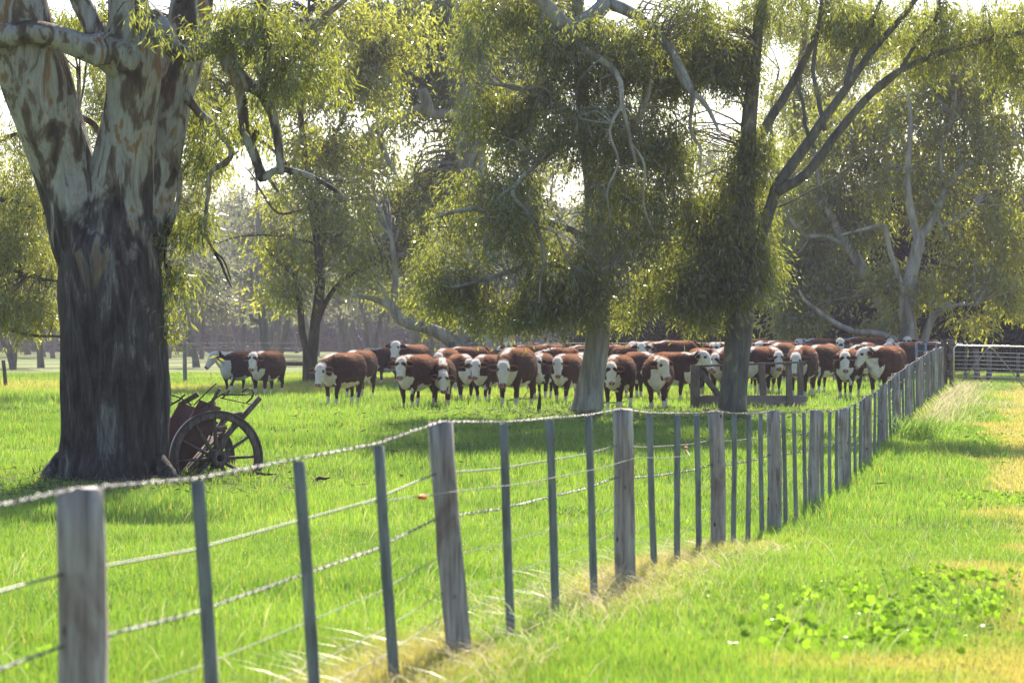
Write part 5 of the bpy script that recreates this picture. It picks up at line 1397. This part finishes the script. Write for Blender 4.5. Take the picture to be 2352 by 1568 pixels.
    for sgn in (1, -1):
        ge = Geo(); ec = []
        rt = poll + hd * .05 + hs * sgn * .095 - hu * .055
        ax = (hs * sgn * 1.0 - hu * .18 + Vector((0, 0, rs.uniform(-.15, .10)))).normalized()
        wid = ax.cross(fwd).normalized(); nn = wid.cross(ax); nn = nn if nn.dot(fwd) > 0 else -nn
        prof = [(0, .032), (.045, .055), (.10, .078), (.16, .076), (.21, .052), (.25, .010)]
        vs = []; cc = []
        for layer in (0, 1):
            for a, w in prof:
                for j in (-1, -.5, 0, .5, 1):
                    cup = (1 - j * j) * .03 * (1 if w > .01 else 0)
                    vs.append(rt + ax * a + wid * j * w - nn * (cup + (0.010 if layer and abs(j) < 1 else 0)))
                    edge = abs(j) == 1 or w < .01
                    ecol = (np.array((.50, .26, .18)) if shade != 'black' else BLACK * 3) if edge else (BROWN * 1.1 if layer else (np.array((.05, .022, .016)) if abs(j) < .6 else BROWN * 1.3))
                    if shade == 'black' and not edge: ecol = BLACK
                    cc.append(np.array(ecol))
        fs = []
        for layer in (0, 1):
            o = layer * len(prof) * 5
            for i in range(len(prof) - 1):
                for j in range(4):
                    f = (o + i * 5 + j, o + i * 5 + j + 1, o + (i + 1) * 5 + j + 1, o + (i + 1) * 5 + j)
                    fs.append(f if layer else f[::-1])
        ge.add(vs, fs); ec += cc
        mee.append(fast_mesh('ear', np.array(ge.v), [i for f in ge.f for i in f], [len(f) for f in ge.f], True, None, np.array(ec)))
    mec = None
    if fuzz:
        nh = 22000
        wgt = .35 + np.clip(nrmv[:, 2], 0, 1) * 2.2; wgt /= wgt.sum()
        ix = rng.choice(nv, nh, p=wgt); p = co[ix] + rng.normal(0, .008, (nh, 3)); nn = nrmv[ix]
        keep = z[ix] > .25
        p = p[keep]; nn = nn[keep]; cc = c[ix][keep]; nh = len(p)
        dr = nn * .8 + np.array([-.55, 0, -.45]) + rng.normal(0, .3, (nh, 3)); dr /= np.linalg.norm(dr, axis=1)[:, None]
        s_ = np.cross(dr, rng.normal(0, 1, (nh, 3))); s_ /= np.linalg.norm(s_, axis=1)[:, None]
        ll = (rng.uniform(.011, .022, nh) * (1 + .5 * sstep(0.1, .8, nn[:, 2])))[:, None] * np.where(((co[ix][keep] - poll_) @ hd_ < .08) & (z[ix][keep] > poll.z - .15), 1.3, 1)[:, None]
        Vh = np.stack([p - nn * .004 - s_ * .0028, p - nn * .004 + s_ * .0028, p + dr * ll], 1).reshape(-1, 3)
        upn = sstep(0.35, 0.95, nn[:, 2])[:, None]      # hair longer along the back, its sunlit glow painted in as orange-red
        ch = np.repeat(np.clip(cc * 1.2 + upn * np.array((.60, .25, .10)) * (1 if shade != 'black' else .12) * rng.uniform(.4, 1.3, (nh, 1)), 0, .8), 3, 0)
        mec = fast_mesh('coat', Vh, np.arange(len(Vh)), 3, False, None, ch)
    cow_cache[key] = (me, mee, mec)
    return cow_cache[key]

def cow(bx, Y, phi, hphi, hz, sc, walk, shade, seed, label, fuzz=True, face='white', tagc=False, z=None):
    yaw = max(-75, min(75, phi - hphi)); yaw = round(yaw / 8) * 8
    me, mee, mec = cow_meshes(yaw, hz, walk, shade, seed, fuzz, face)
    x = (bx - CX) / FPX * Y
    o = thing('cow', (x, Y, float(gz(x, Y)) - 0.01), label, 'cow', 'cattle in the paddock', R(-90 - phi))
    o.scale = (sc * .93, sc, sc)
    link('body', me, M['hide'], o); [link('ear', e_, M['hide'], o) for e_ in mee]
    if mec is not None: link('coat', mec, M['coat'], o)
    return o
def FY(py, x_px, phi):       # distance from the front hooves' picture height
    return foot(x_px, py) + 0.5 * math.cos(R(phi))
# (body px, hooves py or -distance, heading, head heading, head height, scale, stride, shade, seed, label)
herd = [
 (546, 905, 38, 72, 1.10, .98, 1, 'dark', 1, 'leftmost cow, dark with a white face turned in profile to the left'),
 (613, 909, 30, 12, 1.06, 1.0, 0, 'mid', 2, 'cow standing beside the leftmost one, white face toward the viewer, red back'),
 (786, 930, 42, 20, .82, 1.02, 3, 'mid', 3, 'cow with lowered white face standing alone beneath the thin forked gum'),
 (824, 913, 28, 20, .9, 1.03, 0, 'mid', 4, 'brown cow showing only its rump behind the lone cow under the forked gum'),
 (954, 938, 30, 4, 1.04, 1.0, 1, 'red', 5, 'front cow with pink-rimmed ears and raised face, leftmost of the main bunch'),
 (945, -80, 42, 10, 1.14, 1.06, 0, 'dark', 6, 'dark-eared cow mostly hidden behind the leftmost front cow of the main bunch'),
 (1024, -75.5, 18, 2, 1.02, 1.03, 0, 'red', 7, 'red-backed cow whose forehead shows between two front cows'),
 (1014, 936, -4, -6, .74, .94, 1, 'mid', 8, 'round low-headed cow walking straight toward the viewer'),
 (1072, -80, 60, 60, 1.0, 1.06, 2, 'mid', 9, 'red-brown cow standing crosswise behind the round low-headed cow'),
 (1108, -83, 25, 30, 1.0, 1.06, 0, 'mid', 10, 'brown-shouldered cow half hidden behind the cow left of the big white-backed one'),
 (1120, 925, 30, 3, .97, .97, 1, 'mid', 11, 'cow with a curly forehead just left of the big white-backed cow'),
 (1184, 935, 26, 8, .80, 1.13, 0, 'red', 12, 'largest front cow, golden rim on its back and head held low'),
 (1216, -86, 76, 30, 1.20, 1.06, 0, 'mid', 13, 'cow with white neck fluff behind the largest front cow'),
 (1287, -81, 62, 46, 1.02, 1.06, 2, 'mid', 14, 'cow with a dark patch round its eye peering from behind the largest front cow'),
 (1268, -96, 82, 70, 1.0, 1.12, 0, 'dark', 15, 'very dark back seen beyond the rear fence near the second yard post'),
 (1346, -96, 84, 70, 1.0, 1.1, 0, 'dark', 16, 'dark back seen beyond the rear fence behind the round gum trunk'),
 (1300, 928, 24, 2, 1.02, .99, 1, 'red', 17, 'front cow with a V of white on its chest, left of the round gum trunk'),
 (1338, 913, 10, 6, .98, .98, 0, 'mid', 18, 'cow half covered by the round gum trunk, one dark ear sticking out'),
 (1420, 940, 22, 2, .92, 1.0, 0, 'mid', 19, 'front cow just right of the round gum trunk with a long pale dewlap'),
 (1443, -84, -48, 0, 1.24, 1.05, 0, 'dark', 20, 'cow with head held highest, staring over its neighbours right of the round gum'),
 (1398, -88, -60, -40, 1.1, 1.04, 0, 'mid', 21, 'cow mostly hidden behind the front cow right of the round gum trunk'),
 (1511, 941, 8, -34, 1.04, .99, 1, 'red', 22, 'front cow with its white face turned to the right, square body'),
 (1550, -89, 80, 60, 1.0, 1.08, 0, 'dark', 23, 'brown back beyond the cow whose face turns right'),
 (1553, 921, -38, -58, 1.14, 1.0, 1, 'mid', 24, 'cow with a white foreleg and lifted head looking right toward the trough'),
 (1610, 905, 165, 170, .9, 1.02, 0, 'red', 25, 'cow turned away with a round red rump left of the trough brace'),
 (1685, -76, 60, 58, .92, 1.0, 0, 'mid', 26, 'cow with white face in profile just left of the grey gum trunk'),
 (1638, -87, 10, 0, 1.12, 1.04, 0, 'mid', 27, 'fluffy white poll showing above the cow turned away'),
 (1662, -90, 20, 10, 1.12, 1.06, 0, 'mid', 28, 'fluffy white poll showing right beside the grey gum trunk'),
 (1744, 907, 40, 60, .95, 1.03, 2, 'red', 29, 'red cow with a white shoulder patch right of the grey gum trunk'),
 (1730, -94, 84, 70, 1.0, 1.08, 0, 'mid', 30, 'brown back beyond the red cow with the white shoulder patch'),
 (1796, -81, 30, 30, .95, 1.0, 0, 'mid', 31, 'golden-rimmed cow between the two cows behind the trough uprights'),
 (1842, 914, 24, 12, .90, 1.06, 0, 'red', 32, 'cow whose white muzzle shows between the two right trough uprights'),
 (1790, -92, 60, 30, 1.1, 1.05, 0, 'mid', 33, 'pale-eared cow far back behind the trough'),
 (1888, 902, 44, 60, .95, 1.02, 1, 'dark', 34, 'very dark cow with white legs right of the trough'),
 (1936, -86, 18, 4, 1.20, 1.03, 0, 'black', 35, 'black cow with a mottled dark face looking over the others'),
 (1948, 915, 24, 4, 1.02, .98, 1, 'mid', 36, 'front cow with white forelegs and chest near the wire fence'),
 (1985, -94, 80, 70, 1.0, 1.12, 0, 'red', 37, 'long red back far behind the front cow near the wire fence'),
 (2028, -98, 84, 80, 1.0, 1.10, 0, 'red', 38, 'orange-lit back farthest off above the cow looking left'),
 (1985, -74, 50, 60, .62, .92, 0, 'black', 39, 'black calf low behind the front cow near the wire fence'),
 (2034, 913, 44, 66, 1.06, 1.03, 0, 'red', 40, 'rightmost full cow, white face in profile to the left beside the wire fence'),
 (2052, -90, 20, 20, 1.18, 1.04, 0, 'mid', 41, 'cow with a fluffy white poll behind the rightmost full cow'),
 (2078, -86, 60, 66, 1.05, 1.02, 0, 'dark', 42, 'dark shaggy cow behind the rightmost full cow'),
 (2100, -91, 30, 20, 1.20, 1.06, 0, 'mid', 43, 'white-headed cow just left of the blue-grey yard panel'),
 (888, -88, 70, 40, 1.1, 1.03, 0, 'dark', 45, 'dark cow showing one dark ear behind the leftmost cow of the main bunch'),
 (1060, 921, -16, -10, .96, .97, 0, 'mid', 46, 'cow squeezed in behind the round low-headed cow'),
 (1245, 918, 12, 8, 1.02, .98, 0, 'dark', 47, 'dark cow filling the gap right of the largest front cow'),
 (1470, 916, -20, -16, 1.0, 1.0, 0, 'mid', 48, 'cow behind and left of the one whose face turns right'),
 (1660, 908, 24, 20, .96, 1.0, 0, 'red', 49, 'red cow behind the trough brace'),
 (1765, 905, -14, 0, .98, 1.0, 0, 'mid', 50, 'cow squeezed in behind the middle trough upright'),
 (1905, -80, 10, 6, 1.06, 1.0, 0, 'red', 51, 'red cow behind the very dark one right of the trough'),
 (1990, -82, 20, 0, 1.06, 1.0, 0, 'mid', 52, 'white-faced cow between the two cows nearest the wire fence'),
 (1195, -92, 60, 40, 1.1, 1.08, 0, 'mid', 53, 'cow with a pale crest showing above the largest front cow'),
 (1500, -92, 70, 40, 1.1, 1.08, 0, 'mid', 54, 'brown back beyond the cow with the highest head'),
 (1690, -86, 70, 40, 1.1, 1.05, 0, 'red', 55, 'red back showing on both sides of the grey gum trunk'),
 (1820, -97, 80, 60, 1.1, 1.1, 0, 'red', 56, 'reddish back far behind the two right trough uprights'),
 (1880, -94, 70, 50, 1.1, 1.1, 0, 'mid', 57, 'brown back by the rear fence post right of the trough'),
 (2122, -96, 70, 60, 1.2, 1.08, 0, 'mid', 44, 'white-crested cow behind the blue-grey yard panel'),
]
for (bx, fy, phi, hphi, hz, sc, walk, shade, seed, lb) in herd:

    near = fy > 0
    if near and 0 < phi < 60 and seed not in (1, 26, 29, 40): phi = phi * .72; hphi = hphi * .7
    elif seed in (1, 29, 40): phi *= .75
    Yb_ = -fy if fy < 0 else FY(fy, bx, phi)
    sd_ = seed if near else 60 + seed % 3
    if not near: hz = round(hz / .12) * .12; phi = phi * random.uniform(.55, .95); sc = sc * random.uniform(.95, 1.06)
    cow(bx, Yb_, phi, hphi, hz, sc, walk if near else 0, shade, sd_, lb, True, 'mottled' if shade == 'black' and hz > 1 else 'white')

# ------------------------------------------------------------------ morning haze
g = Geo(); g.box((0, 425, 18.5), (880, 960, 41)); 
hm = bpy.data.materials.new('haze'); hm.use_nodes = True; nt = hm.node_tree; nt.nodes.clear()
out = nt.nodes.new('ShaderNodeOutputMaterial'); pv = nt.nodes.new('ShaderNodeVolumePrincipled')
pv.inputs['Color'].default_value = (0.82, 0.79, 1.0, 1); pv.inputs['Density'].default_value = 0.00038; pv.inputs['Anisotropy'].default_value = 0.2
nt.links.new(pv.outputs[0], out.inputs['Volume'])
ho = link('haze', g.mesh('haze'), hm); tag(ho, kind='stuff')
